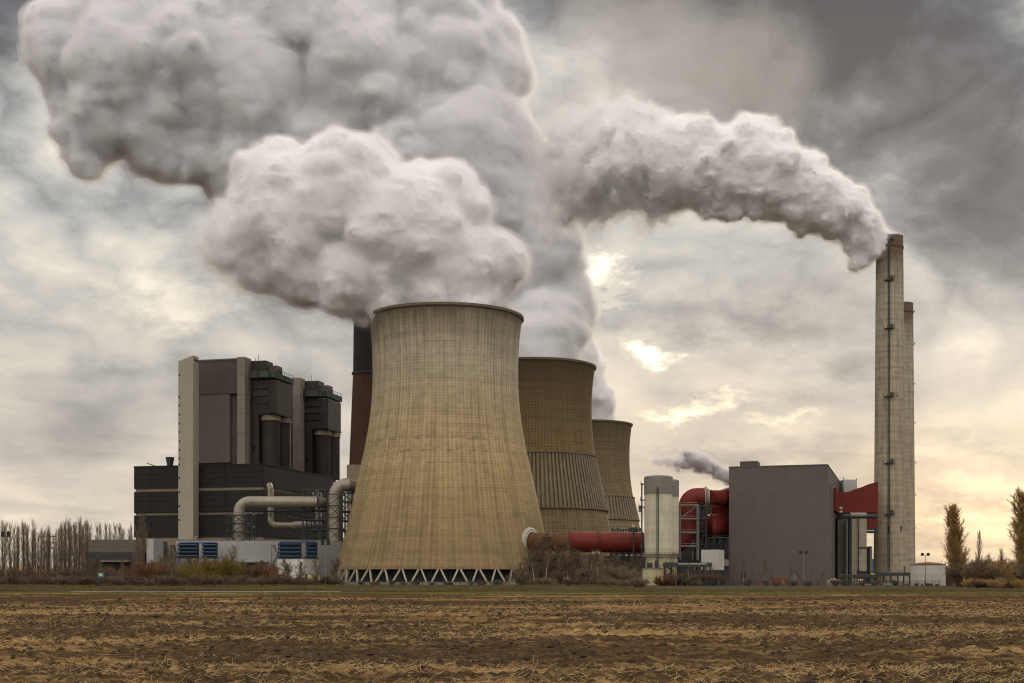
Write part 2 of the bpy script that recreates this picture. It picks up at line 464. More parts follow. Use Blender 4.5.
# ---------------------------------------------------------------- steam plumes: real volumes round a dense core
def steam_material(name, col, sigma, aniso=0.3):
    m = bpy.data.materials.new(name); m.use_nodes = True
    nt = m.node_tree; nt.nodes.clear(); t = NT(nt)
    pv = t.n('ShaderNodeVolumePrincipled'); t.put(pv, 'Color', (*col, 1)); t.put(pv, 'Density', sigma); t.put(pv, 'Anisotropy', aniso)
    pv.inputs['Density Attribute'].default_value = ''
    out = t.n('ShaderNodeOutputMaterial'); nt.links.new(pv.outputs[0], out.inputs['Volume'])
    m.cycles.homogeneous_volume = True
    return m
def core_material(name, col):
    m = bpy.data.materials.new(name); m.use_nodes = True
    nt = m.node_tree; nt.nodes.clear(); t = NT(nt)
    df = t.n('ShaderNodeBsdfDiffuse'); t.put(df, 'Color', (*col, 1)); t.put(df, 'Roughness', 1.0)
    out = t.n('ShaderNodeOutputMaterial'); nt.links.new(df.outputs[0], out.inputs['Surface'])
    return m
def gnoise(n, lo, vox, scale, octaves=4, gain=0.5, seed=0, billow=False):
    """Value-noise fbm on a whole grid, interpolated one axis at a time; about 0..1."""
    out = np.zeros(n, np.float32); tot = 0.0; amp_ = 1.0
    rng = np.random.default_rng(seed)
    for k in range(octaves):
        sc_ = scale * 2.03 ** k
        off = rng.random(3) * 10
        ci = []; fi = []
        for i in range(3):
            q = np.arange(n[i]) * vox * sc_ + off[i]
            c = np.floor(q).astype(int); f = q - c; f = (f * f * (3 - 2 * f)).astype(np.float32); c = c - c[0]
            ci.append(c); fi.append(f)
        A = rng.random([c[-1] + 2 for c in ci], dtype=np.float32)
        for i in range(3):
            sh = [1, 1, 1]; sh[i] = -1; f = fi[i].reshape(sh)
            B = np.diff(A, axis=i, append=np.take(A, [-1], axis=i))
            A = np.take(A, ci[i], axis=i) + np.take(B, ci[i], axis=i) * f
        if billow: A = np.abs(A - 0.5) * 2
        A *= np.float32(amp_); out += A
        tot += amp_; amp_ *= gain
    return out / tot
def surface_net(f, lo, vox):
    """Quad surface of the zero level of the grid f (inside > 0)."""
    ins = f > 0
    nx, ny, nz = f.shape
    cnt = np.zeros((nx - 1, ny - 1, nz - 1), np.int8)
    for a in (0, 1):
        for b in (0, 1):
            for c in (0, 1):
                cnt += ins[a:nx - 1 + a, b:ny - 1 + b, c:nz - 1 + c]
    act = (cnt > 0) & (cnt < 8)
    idx = np.full(act.shape, -1, np.int32); cells = np.argwhere(act)
    idx[tuple(cells.T)] = np.arange(len(cells))
    corners = [(a, b, c) for a in (0, 1) for b in (0, 1) for c in (0, 1)]
    val = {k: f[cells[:, 0] + k[0], cells[:, 1] + k[1], cells[:, 2] + k[2]] for k in corners}
    acc = np.zeros((len(cells), 3), np.float32); n = np.zeros(len(cells), np.float32)
    for a in corners:
        for ax in range(3):
            if a[ax]: continue
            b = list(a); b[ax] = 1; b = tuple(b)
            va, vb = val[a], val[b]; m = (va > 0) != (vb > 0)
            t = np.where(m, va / np.where(m, va - vb, 1), 0)
            p = np.array(a, np.float32)[None, :].repeat(len(cells), 0); p[:, ax] = t
            acc[m] += p[m]; n[m] += 1
    V = (cells + acc / np.maximum(n, 1)[:, None]) * vox + lo
    Q = []
    for ax in range(3):
        o1, o2 = [(1, 2), (2, 0), (0, 1)][ax]
        sl = [slice(1, -1)] * 3; sl[ax] = slice(0, -1)
        sh = [slice(1, -1)] * 3; sh[ax] = slice(1, None)
        A = ins[tuple(sl)]; B = ins[tuple(sh)]
        for flip, m in ((False, A & ~B), (True, ~A & B)):
            e = np.argwhere(m); off = np.ones(3, int); off[ax] = 0
            e = e + off
            def cell(d1, d2):
                c = e.copy(); c[:, o1] -= d1; c[:, o2] -= d2
                return idx[tuple(c.T)]
            q = np.stack([cell(1, 1), cell(0, 1), cell(0, 0), cell(1, 0)], 1)
            if flip: q = q[:, ::-1]
            Q.append(q)
    Q = np.concatenate(Q); Q = Q[(Q >= 0).all(1)]
    return V, Q
def largest_piece(V, Q):
    lab = np.arange(len(V))
    while True:
        m = lab[Q].min(1); new = lab.copy()
        for k in range(4): np.minimum.at(new, Q[:, k], m)
        new = new[new]; new = new[new]
        if (new == lab).all(): break
        lab = new
    u, c = np.unique(lab, return_counts=True); keep = lab == u[np.argmax(c)]
    mp = np.cumsum(keep) - 1
    Q = Q[keep[Q[:, 0]]]
    return V[keep], mp[Q]
def plume(name, label, cat, org, main, ratios, kids, vox, soft, col, core_col, amp, nscale, seed, veil=((-0.5, 0.005), (-0.1, 0.045), (0.45, 0.22)), core=True, wisp=None, blend=0.9):
    """main: puffs (x, y, radius px, distance). Smaller puffs bud from larger ones; level sets of their smooth union are the plume's
    dense heart and the thin vapour round it."""
    rng = np.random.default_rng(seed)
    base = [(np.array([PX(x, D), D, PZ(y, D)]), r * 0.93 / F * D) for (x, y, r, D) in main]
    lvl = [base]
    for (ratio, nk) in zip(ratios, kids):
        nxt = []
        for (c, r) in lvl[-1]:
            for _ in range(nk):
                d = rng.normal(size=3); d /= np.linalg.norm(d)
                rk = r * ratio * rng.uniform(0.65, 1.35)
                nxt.append((c + d * (r - rk * rng.uniform(0.48, 0.88)), rk))
        big = [b for L in lvl for b in L]
        BC = np.array([b[0] for b in big]); BR = np.array([b[1] for b in big])
        lvl.append([(c, r) for (c, r) in nxt if ((BR - np.linalg.norm(BC - c, axis=1)) < r * 0.8).all()])
    allp = [b for L in lvl for b in L]
    O = np.array(org, dtype=float)
    P = (np.array([b[0] for b in allp]) - O).astype(np.float32); RR = np.array([b[1] for b in allp], np.float32)
    pad = soft * 2 + amp * 2 + 6 * vox + (wisp[3] * 2.6 if wisp else 0)
    lo = (P - RR[:, None]).min(0) - pad; hi = (P + RR[:, None]).max(0) + pad
    n = np.ceil((hi - lo) / vox).astype(int)
    ax = [lo[i] + np.arange(n[i], dtype=np.float32) * vox for i in range(3)]
    S = np.zeros(n, np.float32); k = 1.0 / blend
    for p, r in zip(P, RR):
        rr_ = r + 5 * blend
        a = np.maximum(((p - rr_ - lo) / vox).astype(int), 0); b = np.minimum(((p + rr_ - lo) / vox).astype(int) + 2, n)
        dx_ = ax[0][a[0]:b[0], None, None] - p[0]; dy_ = ax[1][None, a[1]:b[1], None] - p[1]; dz_ = ax[2][None, None, a[2]:b[2]] - p[2]
        dd = np.sqrt(dx_ * dx_ + dy_ * dy_ + dz_ * dz_) - r
        S[a[0]:b[0], a[1]:b[1], a[2]:b[2]] += np.exp(np.clip(-k * dd, -20, 12))
    d = -np.log(np.maximum(S, 1e-8)) * blend
    del S
    lim = 2.2 * amp + soft * 1.6 + (wisp[3] * 3 if wisp else 0)
    near = np.abs(d) < lim
    Q = np.argwhere(near).astype(np.float32) * np.float32(vox) + lo.astype(np.float32)
    dn = d[near]
    n1 = gnoise(n, lo, vox, nscale, 6, 0.58, seed)[near]
    bil = gnoise(n, lo, vox, nscale * 1.9, 5, 0.55, seed + 3, True)[near]
    dn = dn + (n1 - 0.5) * amp * 1.6 - (bil - 0.33) * amp * 2.3
    ssoft = np.full(len(dn), soft, np.float32)
    if wisp is not None:
        dirv, a, b, extra = wisp
        wf = np.clip((Q @ np.array(dirv, np.float32) - a) / (b - a), 0, 1)
        n3 = gnoise(n, lo, vox, nscale * 2.4, 5, 0.62, seed + 9)[near]
        ssoft = soft + wf * extra
        dn = dn + wf * (n3 - 0.42) * extra * 4.0
    q = np.where(d < 0, 3.0, -3.0).astype(np.float32)
    q[near] = np.clip(-dn / ssoft, -3, 3)
    root = thing(name, org, label, cat, 'steam plumes drifting to the left')
    layers = [(1.0, 'dense_core', core_material(name + '_dense', core_col))] if core else []
    for th, sg in veil:
        layers.append((th, 'vapour_veil', steam_material(name + '_vapour', col, sg)))
    for th, nm, mat in layers:
        f_ = q - np.float32(th)
        if veil and th == veil[0][0] and core:      # the thinnest skin is torn
            f_[near] += (gnoise(n, lo, vox, nscale * 2.6, 5, 0.62, seed + 21)[near] - 0.5) * 2.4
        V, Qf = largest_piece(*surface_net(f_, lo, vox))
        # two rounds of smoothing take the grid's stair-steps out
        for _ in range(2):
            acc = np.zeros_like(V); ct = np.zeros(len(V), np.float32)
            for a in range(4):
                b = (a + 1) % 4
                for i_ in range(3):
                    acc[:, i_] += np.bincount(Qf[:, a], V[Qf[:, b], i_], len(V)) + np.bincount(Qf[:, b], V[Qf[:, a], i_], len(V))
                ct += np.bincount(Qf[:, a], minlength=len(V)) + np.bincount(Qf[:, b], minlength=len(V))
            V = V * 0.4 + 0.6 * acc / np.maximum(ct, 1)[:, None]
        me = raw_mesh(nm, V, Qf, mat, True)
        p_ = bpy.data.objects.new(nm, me); C.objects.link(p_); p_.parent = root
        print('plume', name, nm, len(V), list(n))
    return root

PA = [(446, 322, 52, 566), (436, 304, 50, 564), (472, 298, 40, 566), (440, 268, 60, 562), (485, 262, 42, 565), (400, 232, 74, 558), (343, 196, 70, 556), (282, 196, 55, 555),
      (295, 230, 60, 556), (240, 238, 42, 556), (226, 262, 28, 556), (258, 275, 32, 556), (300, 270, 44, 556), (350, 272, 50, 553), (392, 290, 34, 556), (440, 212, 52, 566), (374, 314, 13, 548), (388, 306, 14, 545), (215, 238, 26, 556), (224, 226, 26, 556)]
plume('steam_plume', 'bright white steam billowing off the nearest tower, bulging to the left over the boiler building', 'steam plume', (PX(444.5, 560), 560, 114),
      PA, (0.40, 0.42), (20, 10), 0.6, 2.6, (0.975, 0.972, 0.98), (0.85, 0.85, 0.87), 2.4, 0.05, 3, wisp=((-0.8, 0, -0.6), 42.0, 95.0, 9.0))
PB = [(534, 368, 44, 692), (534, 352, 46, 700), (542, 332, 48, 720), (552, 310, 50, 760), (535, 262, 56, 760), (508, 205, 62, 760), (470, 150, 76, 760),
      (446, 72, 80, 770), (418, 10, 90, 780), (365, 85, 92, 770), (300, 30, 100, 780), (260, 90, 92, 770), (190, 70, 88, 765), (130, 70, 78, 760), (78, 55, 55, 760), (105, 120, 50, 758), (160, 140, 45, 758),
      (200, 150, 40, 760), (85, 160, 26, 755), (250, 170, 55, 765), (330, 150, 70, 770), (400, 160, 70, 770), (180, 5, 90, 775), (100, 15, 58, 770), (380, -50, 100, 790), (60, 30, 36, 765)]
plume('steam_plume', 'huge grey steam cloud from the brown middle tower, spreading across the top left sky', 'steam plume', (PX(534, 698), 760, 114),
      PB, (0.40, 0.42), (20, 10), 1.0, 4.2, (0.945, 0.945, 0.96), (0.82, 0.825, 0.86), 4.2, 0.03, 5, wisp=((-0.75, 0, -0.66), 175.0, 290.0, 14.0))
PC = [(889, 243, 12, 600), (877, 240, 17, 598), (866, 244, 20, 597), (858, 225, 26, 596), (838, 210, 32, 595), (812, 200, 36, 595), (780, 182, 44, 595), (748, 166, 50, 596), (705, 168, 48, 600),
      (668, 165, 54, 604), (625, 160, 56, 608), (590, 178, 54, 612), (576, 150, 46, 622), (570, 205, 34, 616), (610, 138, 44, 622), (648, 195, 34, 606), (720, 195, 28, 600), (640, 140, 36, 612), (862, 262, 12, 596)]
plume('steam_plume', 'thinner white plume leaving the tall right chimney and trailing left, fading darker', 'steam plume', (PX(888.5, 600), 600, 158),
      PC, (0.40, 0.42), (18, 9), 0.5, 2.0, (0.97, 0.967, 0.975), (0.90, 0.90, 0.92), 2.0, 0.07, 9, wisp=((-0.97, 0, -0.25), 78.0, 150.0, 10.0))
PD = [(737, 478, 12, 1250), (728, 476, 11, 1250), (718, 472, 10, 1250), (709, 468, 10, 1250), (702, 463, 12, 1250), (692, 459, 11, 1250), (690, 454, 7, 1250), (684, 464, 9, 1250), (676, 464, 8, 1250), (669, 463, 7, 1250), (662, 462, 6, 1250), (656, 461, 5, 1250)]
plume('steam_plume', 'small dark grey smoke trail low in the sky beside the grey block building', 'steam plume', (PX(735, 1250), 1250, 90),
      PD, (0.45, 0.45), (12, 5), 0.7, 4.0, (0.86, 0.84, 0.86), (0.52, 0.51, 0.53), 2.8, 0.09, 13)

PE = [(587, 430, 34, 945), (583, 410, 34, 942), (576, 387, 36, 938), (566, 358, 38, 932), (553, 325, 41, 926), (540, 288, 45, 920), (527, 245, 50, 915), (505, 200, 55, 910)]
plume('steam_plume', 'narrow white steam column rising from the farthest cooling tower behind the middle one', 'steam plume', (PX(586.3, 945), 945, 114),
      PE, (0.40, 0.42), (20, 9), 1.0, 3.6, (0.97, 0.967, 0.975), (0.945, 0.942, 0.96), 3.4, 0.035, 23)

PF = [(590, 150, 50, 690), (640, 110, 58, 690), (700, 100, 56, 690), (600, 85, 58, 700), (560, 110, 45, 700), (660, 50, 70, 705), (730, 60, 60, 700), (600, 30, 60, 710), (780, 90, 50, 695)]
plume('steam_plume', 'thin hazy veil of old steam above the right plume, merging into the dark clouds', 'steam plume', (PX(650, 690), 690, 300),
      PF, (0.35, 0.4), (20, 5), 1.5, 16.0, (0.86, 0.85, 0.86), (0.9, 0.9, 0.9), 9.0, 0.022, 31, veil=((-0.2, 0.0015), (0.2, 0.003), (0.6, 0.004)), core=False, blend=4.0)
# ---------------------------------------------------------------- boiler building and what stands round it
PH = -R(14)
M['clad_dark'] = mk('dark_cladding', (0.020, 0.018, 0.020), rough=0.6, var=0.25, scale=0.05, panel=(8.0, 2.6, 0.45, 0.25), phi=PH, streak=0.3, streak_col=(0.036, 0.028, 0.025))
M['clad_mid'] = mk('mid_cladding', (0.090, 0.078, 0.070), rough=0.7, var=0.12, scale=0.05, panel=(12.0, 3.2, 0.12, 0.2), phi=PH, streak=0.35, streak_col=(0.06, 0.05, 0.045))
M['clad_mid2'] = mk('mid_cladding_lower', (0.135, 0.118, 0.102), rough=0.7, var=0.10, scale=0.05, panel=(9.0, 40.0, 0.12, 0.2), phi=PH, streak=0.3)
M['clad_bunker'] = mk('bunker_cladding', (0.046, 0.040, 0.038), rough=0.6, var=0.25, scale=0.08, panel=(4.0, 3.0, 0.3, 0.2), phi=PH, streak=0.5, streak_col=(0.11, 0.07, 0.045))
M['clad_pale'] = mk('pale_pilaster', (0.25, 0.225, 0.195), var=0.10, panel=(6.0, 9.0, 0.25, 0.25), phi=PH, streak=0.2)
M['stair_white'] = mk('stair_tower_render', (0.34, 0.31, 0.25), var=0.08, scale=0.05, streak=0.25, streak_col=(0.25, 0.22, 0.17))
M['base_beige'] = mk('beige_base', (0.27, 0.225, 0.17), var=0.15, panel=(7.0, 5.0, 0.2, 0.2), phi=PH, streak=0.3)
M['strip_pale'] = mk('pale_strip', (0.20, 0.17, 0.125), var=0.25, scale=0.3)
M['gallery'] = mk('green_gallery', (0.075, 0.092, 0.072), var=0.3, panel=(3.2, 6.0, 0.5, 0.3), phi=PH)
M['steel_dark'] = mk('dark_steel', (0.045, 0.052, 0.055), rough=0.55, var=0.25)
M['steel_grey'] = mk('grey_steel', (0.16, 0.15, 0.14), rough=0.6, var=0.25)
M['black'] = mk('black_opening', (0.015, 0.015, 0.016), rough=0.5, var=0.2)
M['silver'] = mk('pipe_cladding', (0.29, 0.265, 0.215), rough=0.45, var=0.2, scale=0.2, streak=0.45, streak_col=(0.20, 0.16, 0.11), metallic=0.35)
M['silver2'] = mk('pipe_cladding_dull', (0.22, 0.20, 0.165), rough=0.5, var=0.25, metallic=0.3)
M['cube_white'] = mk('bright_white_sheet', (0.62, 0.62, 0.60), rough=0.6, var=0.05, panel=(1.2, 30, 0.08, 0.08))
M['hall_white'] = mk('white_sheet', (0.38, 0.38, 0.375), rough=0.6, var=0.06, scale=0.05, panel=(6.0, 30, 0.08, 0.12), streak=0.15)
M['blue'] = mk('blue_louvre', (0.045, 0.085, 0.16), rough=0.45, var=0.2)
M['blue_lit_edge'] = mk('blue_louvre_lit_edge', (0.10, 0.16, 0.25), rough=0.45, var=0.2)  # lighter blue paints light on the blade edges
M['blue_dark'] = mk('blue_louvre_shell', (0.025, 0.045, 0.085), rough=0.5, var=0.2)
M['brick'] = mk('brown_chimney_shell', (0.085, 0.048, 0.034), rough=0.85, var=0.2, scale=0.1, streak=0.4, streak_col=(0.045, 0.03, 0.025))
M['soot'] = mk('sooty_chimney_top', (0.035, 0.030, 0.030), rough=0.8, var=0.25)
M['beige'] = mk('beige_concrete', (0.32, 0.27, 0.19), var=0.2, streak=0.4)

FL = Fr(264, 600, 14)
boiler = thing('boiler_building', FL.pt(0, 0, 0), 'dark stepped boiler building with a tall white stair tower, left of the cooling towers', 'power station building')
uL = FL.u_at(134, 0); H0 = FL.z_at(464.3, 0, 0); vB = FL.v_at(333.5, 0)
def fbox(fr, name, mat, par, *a, **k):
    mb = MB(); fr.box(mb, *a, **k); return mb.build(name, mat, par)
zz1 = [FL.z_at(y, 0, 0) for y in (464.3, 486.5, 489.6, 511.5, 513.8, 536.5)]
fbox(FL, 'base_wall', M['base_beige'], boiler, uL + 0.6, -0.6, 0.6, vB - 0.6, 0, zz1[5])
fbox(FL, 'recessed_strip', M['strip_pale'], boiler, uL + 0.5, -0.5, 0.5, vB - 0.5, zz1[5] + 0.003, zz1[0] - 0.4)
for a, b in ((1, 0), (3, 2), (5, 4)):
    fbox(FL, 'cladding_band', M['clad_dark'], boiler, uL, 0, 0, vB, zz1[a], zz1[b])
mb = MB(); FL.box(mb, uL - 0.15, 0.15, -0.15, vB + 0.15, H0 + 0.003, H0 + 0.5); mb.build('parapet', M['clad_dark'], boiler)
# stair tower
u0 = FL.u_at(178.3, -6); u1 = FL.u_at(193.2, -6); v1 = FL.v_at(198.6, u1)
mb = MB()
FL.box(mb, u0, u1, -6, v1, 0, FL.z_at(361.3, u0, -6), FL.z_at(355.4, u1, -6))
st = mb.build('stair_tower', M['stair_white'], boiler)
mb = MB(); FL.box(mb, u1 + 0.003, u1 + 0.12, -5.2, v1 - 0.5, FL.z_at(360.5, u1, -6), FL.z_at(358.4, u1, -6)); mb.build('louvre_slot', M['black'], boiler)
for y in (375, 397, 405.5, 414.5, 423.5, 432, 441, 450, 458.5, 464.5, 478, 492, 506, 520):
    mb = MB(); uw = u0 + 0.55; z = FL.z_at(y, uw, -6)
    FL.box(mb, uw - 0.32, uw + 0.32, -6.12, -6.003, z - 0.45, z + 0.45); mb.build('window', M['black'], boiler)
# roof vent and a leaning davit on the low roof
c = FL.pt(FL.u_at(170, 12), 12, 0); zt = FL.z_at(457.3, FL.u_at(170, 12), 12)
mb = MB(); mb.lathe(c[0], c[1], [(1.35, H0 + 0.4), (1.5, H0 + 2.2), (2.1, zt)], 20); mb.build('roof_vent', M['steel_dark'], boiler, smooth=True)
mb = MB(); a = FL.pt(FL.u_at(147, 3), 3, H0 + 2.1); b = FL.pt(FL.u_at(157, 3), 3, H0 + 0.4); mb.tube([a, b], 0.22, 6); mb.build('davit', M['steel_dark'], boiler)

VA = 14.0; uc = FL.u_at(245.4, VA)
Z = lambda y, u, v: FL.z_at(y, u, v)
def boiler_unit(dv, first):
    """One boiler house: grey block, pale pilaster, and the bunker bay with its gallery and two dust cylinders on the side."""
    up = FL.u_at(237.7, VA); ua = FL.u_at(195.0, VA)
    zp = Z(357.0, uc, VA); zr = Z(359.2, ua, VA); v0 = VA + dv
    fbox(FL, 'boiler_block', M['clad_mid'], boiler, ua, up - 0.003, v0 + 0.8, v0 + 42, H0 + 0.5, zp - 0.8)
    fbox(FL, 'boiler_block_coping', M['steel_grey'], boiler, ua - 0.2, up - 0.01, v0 + 0.5, v0 + 42.2, zp - 0.8 + 0.003, zp - 0.25)
    zs = Z(394.2, up, VA)
    fbox(FL, 'lower_cladding', M['clad_mid2'], boiler, ua + 0.3, FL.u_at(230.8, VA), v0 - 0.9, v0 + 0.797, H0 + 2.6, zs)
    fbox(FL, 'shadow_gap', M['black'], boiler, ua + 0.5, FL.u_at(230.0, VA), v0 - 0.5, v0 + 0.79, H0 + 0.52, H0 + 2.59)
    fbox(FL, 'seam_rail', M['clad_dark'], boiler, ua + 0.2, up - 0.2, v0 - 0.95, v0 - 0.2 + 0.98, zs + 0.003, zs + 0.4)
    vs = FL.v_at(251.3, uc)
    fbox(FL, 'pilaster', M['clad_pale'], boiler, up, uc, v0 - 0.6, v0 + vs - VA, H0 + 0.5, zp)
    # bay wall behind the bunker
    fbox(FL, 'bay_wall', M['clad_bunker'], boiler, up + 1.0, FL.u_at(259.5, 21), v0 + vs - VA + 0.003, v0 + 40, H0 + 0.5, Z(378, uc, 20))
    # penthouse
    vp = 20.0
    ue = FL.u_at(266, vp); vd = FL.v_at(272, ue)
    fbox(FL, 'penthouse', M['clad_bunker'], boiler, uc - 0.4, ue, vp + dv, vp + dv + 8, Z(378, uc, vp), Z(361.0, uc, vp))
    fbox(FL, 'penthouse_step', M['clad_mid2'], boiler, ue + 0.003, ue + 4.4, vp + dv + 2.5, vp + dv + 9, Z(378, uc, vp), Z(364.9, ue, vp))
    # gallery
    ug0 = FL.u_at(248.0, 17.6); ug1 = FL.u_at(267.5, 17.6); vg = FL.v_at(288.5, ug1)
    zg0, zg1 = Z(378.0, uc, 18), Z(371.2, uc, 18)
    fbox(FL, 'gallery', M['gallery'], boiler, uc + 0.003, ug1 + 0.5, 17.6 + dv, 20.0 + dv, zg0, zg1)
    fbox(FL, 'gallery', M['gallery'], boiler, ug1 + 0.503, ug1 + 2.7, 19.0 + dv, vg + dv, zg0, zg1 - 0.6)
    mb = MB()
    for q_ in np.linspace(uc + 0.1, ug1 + 2.6, 9): p = FL.pt(q_, 17.55 + dv, 0); mb.beam((p[0], p[1], zg1), (p[0], p[1], zg1 + 1.3), 0.13)
    pa, pb = FL.pt(uc, 17.55 + dv, zg1 + 1.3), FL.pt(ug1 + 2.7, 17.55 + dv, zg1 + 1.3); mb.beam(pa, pb, 0.13)
    pc = FL.pt(ug1 + 2.7, vg + dv, zg1 + 0.9); mb.beam(pb, pc, 0.13)
    for q_ in np.linspace(18, vg, 12): p = FL.pt(ug1 + 2.7, q_ + dv, 0); mb.beam((p[0], p[1], zg1 - 0.6), (p[0], p[1], zg1 + 1.0), 0.13)
    for q_ in np.linspace(uc + 1, ug1, 6): p = FL.pt(q_, 17.57 + dv, 0); mb.beam((p[0], p[1], zg0 - 1.2), (p[0], p[1] + 1.2, zg0), 0.2)
    mb.build('gallery_rail', M['steel_dark'], boiler)
    # bunker
    vb = 19.6; ub = FL.u_at(276.5, vb); vbk = FL.v_at(291.8, ub)
    zt_, zb_ = Z(379.8, ub, vb), Z(414.5, ub, vb)
    um = FL.u_at(259.5, vb); zc_ = Z(403, uc, vb)
    mb = MB()
    P_ = lambda u, v, z: FL.pt(u, v + dv, z)
    outl = [(uc + 0.3, zt_), (uc + 0.3, zc_), (um, zb_), (ub, zb_), (ub, zt_)]
    n_ = len(outl)
    vs_ = [P_(u, vb, z) for u, z in outl] + [P_(u, vbk, z) for u, z in outl]
    mb.add(vs_, [tuple(range(n_ - 1, -1, -1)), tuple(range(n_, 2 * n_))] + [(i, (i + 1) % n_, n_ + (i + 1) % n_, n_ + i) for i in range(n_)])
    bk = mb.build('bunker', M['clad_bunker'], boiler)
    for y in (388.5, 396.0, 403.5):
        mb = MB(); z = Z(y, uc, vb); FL.box(mb, uc + 0.4, FL.u_at(268, vb), vb + dv - 0.7, vb + dv - 0.003, z - 0.22, z + 0.22); mb.build('ledge', M['steel_dark'], boiler)
    mb = MB()
    mb.tube([P_(uc + 0.4, vb - 0.9, zc_ + 1.6), P_(FL.u_at(266, vb), vb - 0.9, zc_ + 1.6)], 0.12, 5)
    mb.tube([P_(uc + 0.4, vb - 0.9, zc_ - 0.2), P_(uc + 0.4, vb - 0.9, zc_ + 2.4)], 0.16, 5); mb.build('catwalk_rail', M['steel_dark'], boiler)
    fbox(FL, 'bunker_shadow_strip', M['clad_dark'], boiler, um + 0.5, ub + 0.25, vb + dv - 0.25, vbk + dv + 0.2, zb_ + 0.2, zb_ + 1.1)
    for (xc, vv_, rr_, yt) in ((270.8, 24.5, 4.35, 415.5), (281.6, 34.5, 4.35, 418.5)):
        u_ = FL.u_at(xc, vv_); c_ = FL.pt(u_, vv_ + dv, 0)
        mb = MB(); mb.lathe(c_[0], c_[1], [(rr_, H0 + 0.5), (rr_, zb_ - 2.4)], 32); mb.build('dust_cylinder', M['clad_bunker'], boiler, smooth=True)
        mb = MB(); mb.lathe(c_[0], c_[1], [(rr_ + 0.35, zb_ - 2.397), (rr_ + 0.35, zb_ - 0.003)], 32); mb.build('pale_collar', M['base_beige'], boiler, smooth=True)
    # small dark doors and a pale hatch at the foot of the bay
    uq = FL.u_at(254, 21)
    mb = MB(); FL.box(mb, FL.u_at(252.2, 19.4), FL.u_at(255.2, 19.4), 19.25 + dv, 19.39 + dv, Z(450.5, uq, 19.4), Z(445.5, uq, 19.4)); mb.build('doorway', M['black'], boiler)
    fbox(FL, 'bay_front', M['clad_bunker'], boiler, uc + 0.003, FL.u_at(258.5, 19.4), 19.4 + dv, 24 + dv, H0 + 0.5, zc_ - 0.2)
    for xx in (255.5, 258.5):
        mb = MB(); p = FL.pt(FL.u_at(xx, 22), 22 + dv, 0); zt2 = Z(361, uc, 20); mb.tube([(p[0], p[1], zt2), (p[0], p[1], zt2 + (3.4 if xx > 257 else 1.8))], 0.1, 5); mb.build('antenna', M['steel_dark'], boiler)
boiler_unit(0.0, True)
boiler_unit(FL.v_at(300.2, uc) - VA, False)

# brown chimney behind the nearest tower
D = 640; cx = PX(366.5, D)
chb = thing('brown_chimney', (cx, D, 0), 'dark brown round chimney with a sooty top, half hidden behind the nearest cooling tower', 'chimney')
k = D / F
zr = PZ(374, D)
mb = MB(); mb.lathe(cx, D, [(17.2 * k, PZ(466, D)), (13.5 * k, zr)], 48); mb.build('shaft', M['brick'], chb, smooth=True)
mb = MB(); mb.lathe(cx, D, [(13.3 * k, zr + 0.7), (12.8 * k, PZ(322, D)), (12.2 * k, PZ(322, D)), (12.2 * k, PZ(328, D))], 48); mb.build('sooty_top', M['soot'], chb, smooth=True)
mb = MB(); mb.lathe(cx, D, [(13.5 * k, zr - 0.3), (14.7 * k, zr - 0.3), (14.7 * k, zr + 0.7), (13.3 * k, zr + 0.7)], 48, cap=False); mb.build('ring_platform', M['steel_dark'], chb)
mb = MB(); mb.box(cx - 17.5 * k, cx + 17.5 * k, D - 17.5 * k, D + 17.5 * k, 0, PZ(466.2, D)); mb.build('plinth', M['beige'], chb)
mb = MB(); xx = PX(355.3, D)
mb.tube([(xx, D - 3, PZ(326, D)), (xx, D - 3, PZ(315.5, D))], 0.35, 6); mb.box(xx - 0.9, xx + 0.9, D - 3.6, D - 2.4, PZ(322.5, D), PZ(319.5, D)); mb.build('antenna', M['steel_dark'], chb)

# long white hall
FH = Fr(341.5, 586, 3)
hall = thing('white_hall', FH.pt(0, 0, 0), 'long low white sheet-metal hall between the boiler building and the shrubs', 'industrial hall')
uh = FH.u_at(176, 0); zh = FH.z_at(540.2, 0, 0)
fbox(FH, 'wall', M['hall_white'], hall, uh, 0, 0, 10, 0, zh)
fbox(FH, 'roof_edge', M['steel_grey'], hall, uh - 0.15, 0.15, -0.15, 10.15, zh + 0.003, zh + 0.35)
fbox(FH, 'side_bay', M['base_beige'], hall, FH.u_at(130, 0), uh - 0.01, 2, 9.5, 0, FH.z_at(545, uh, 4))
ua_, ub_ = FH.u_at(240, 0), FH.u_at(268, 0)
fbox(FH, 'loading_bay', M['black'], hall, ua_, ub_, -0.12, -0.003, FH.z_at(573, ua_, 0), FH.z_at(562.5, ua_, 0))
fbox(FH, 'bay_canopy', M['hall_white'], hall, ua_ - 0.4, ub_ + 0.4, -2.0, -0.121, FH.z_at(562.4, ua_, 0), FH.z_at(561.4, ua_, 0))
for x in (241, 252, 259, 267):
    u = FH.u_at(x, -1.6); fbox(FH, 'bay_post', M['steel_dark'], hall, u - 0.18, u + 0.18, -1.8, -1.45, 0, FH.z_at(562.4, u, 0) - 0.003)
for x, y in ((196, 540), (243, 540)):
    u = FH.u_at(x, 4); c_ = FH.pt(u, 4, 0)
    mb = MB(); mb.lathe(c_[0], c_[1], [(0.9, zh + 0.35), (0.9, zh + 1.5), (1.3, zh + 1.6), (0.3, zh + 2.1)], 16); mb.build('roof_fan', M['silver'], hall, smooth=True)

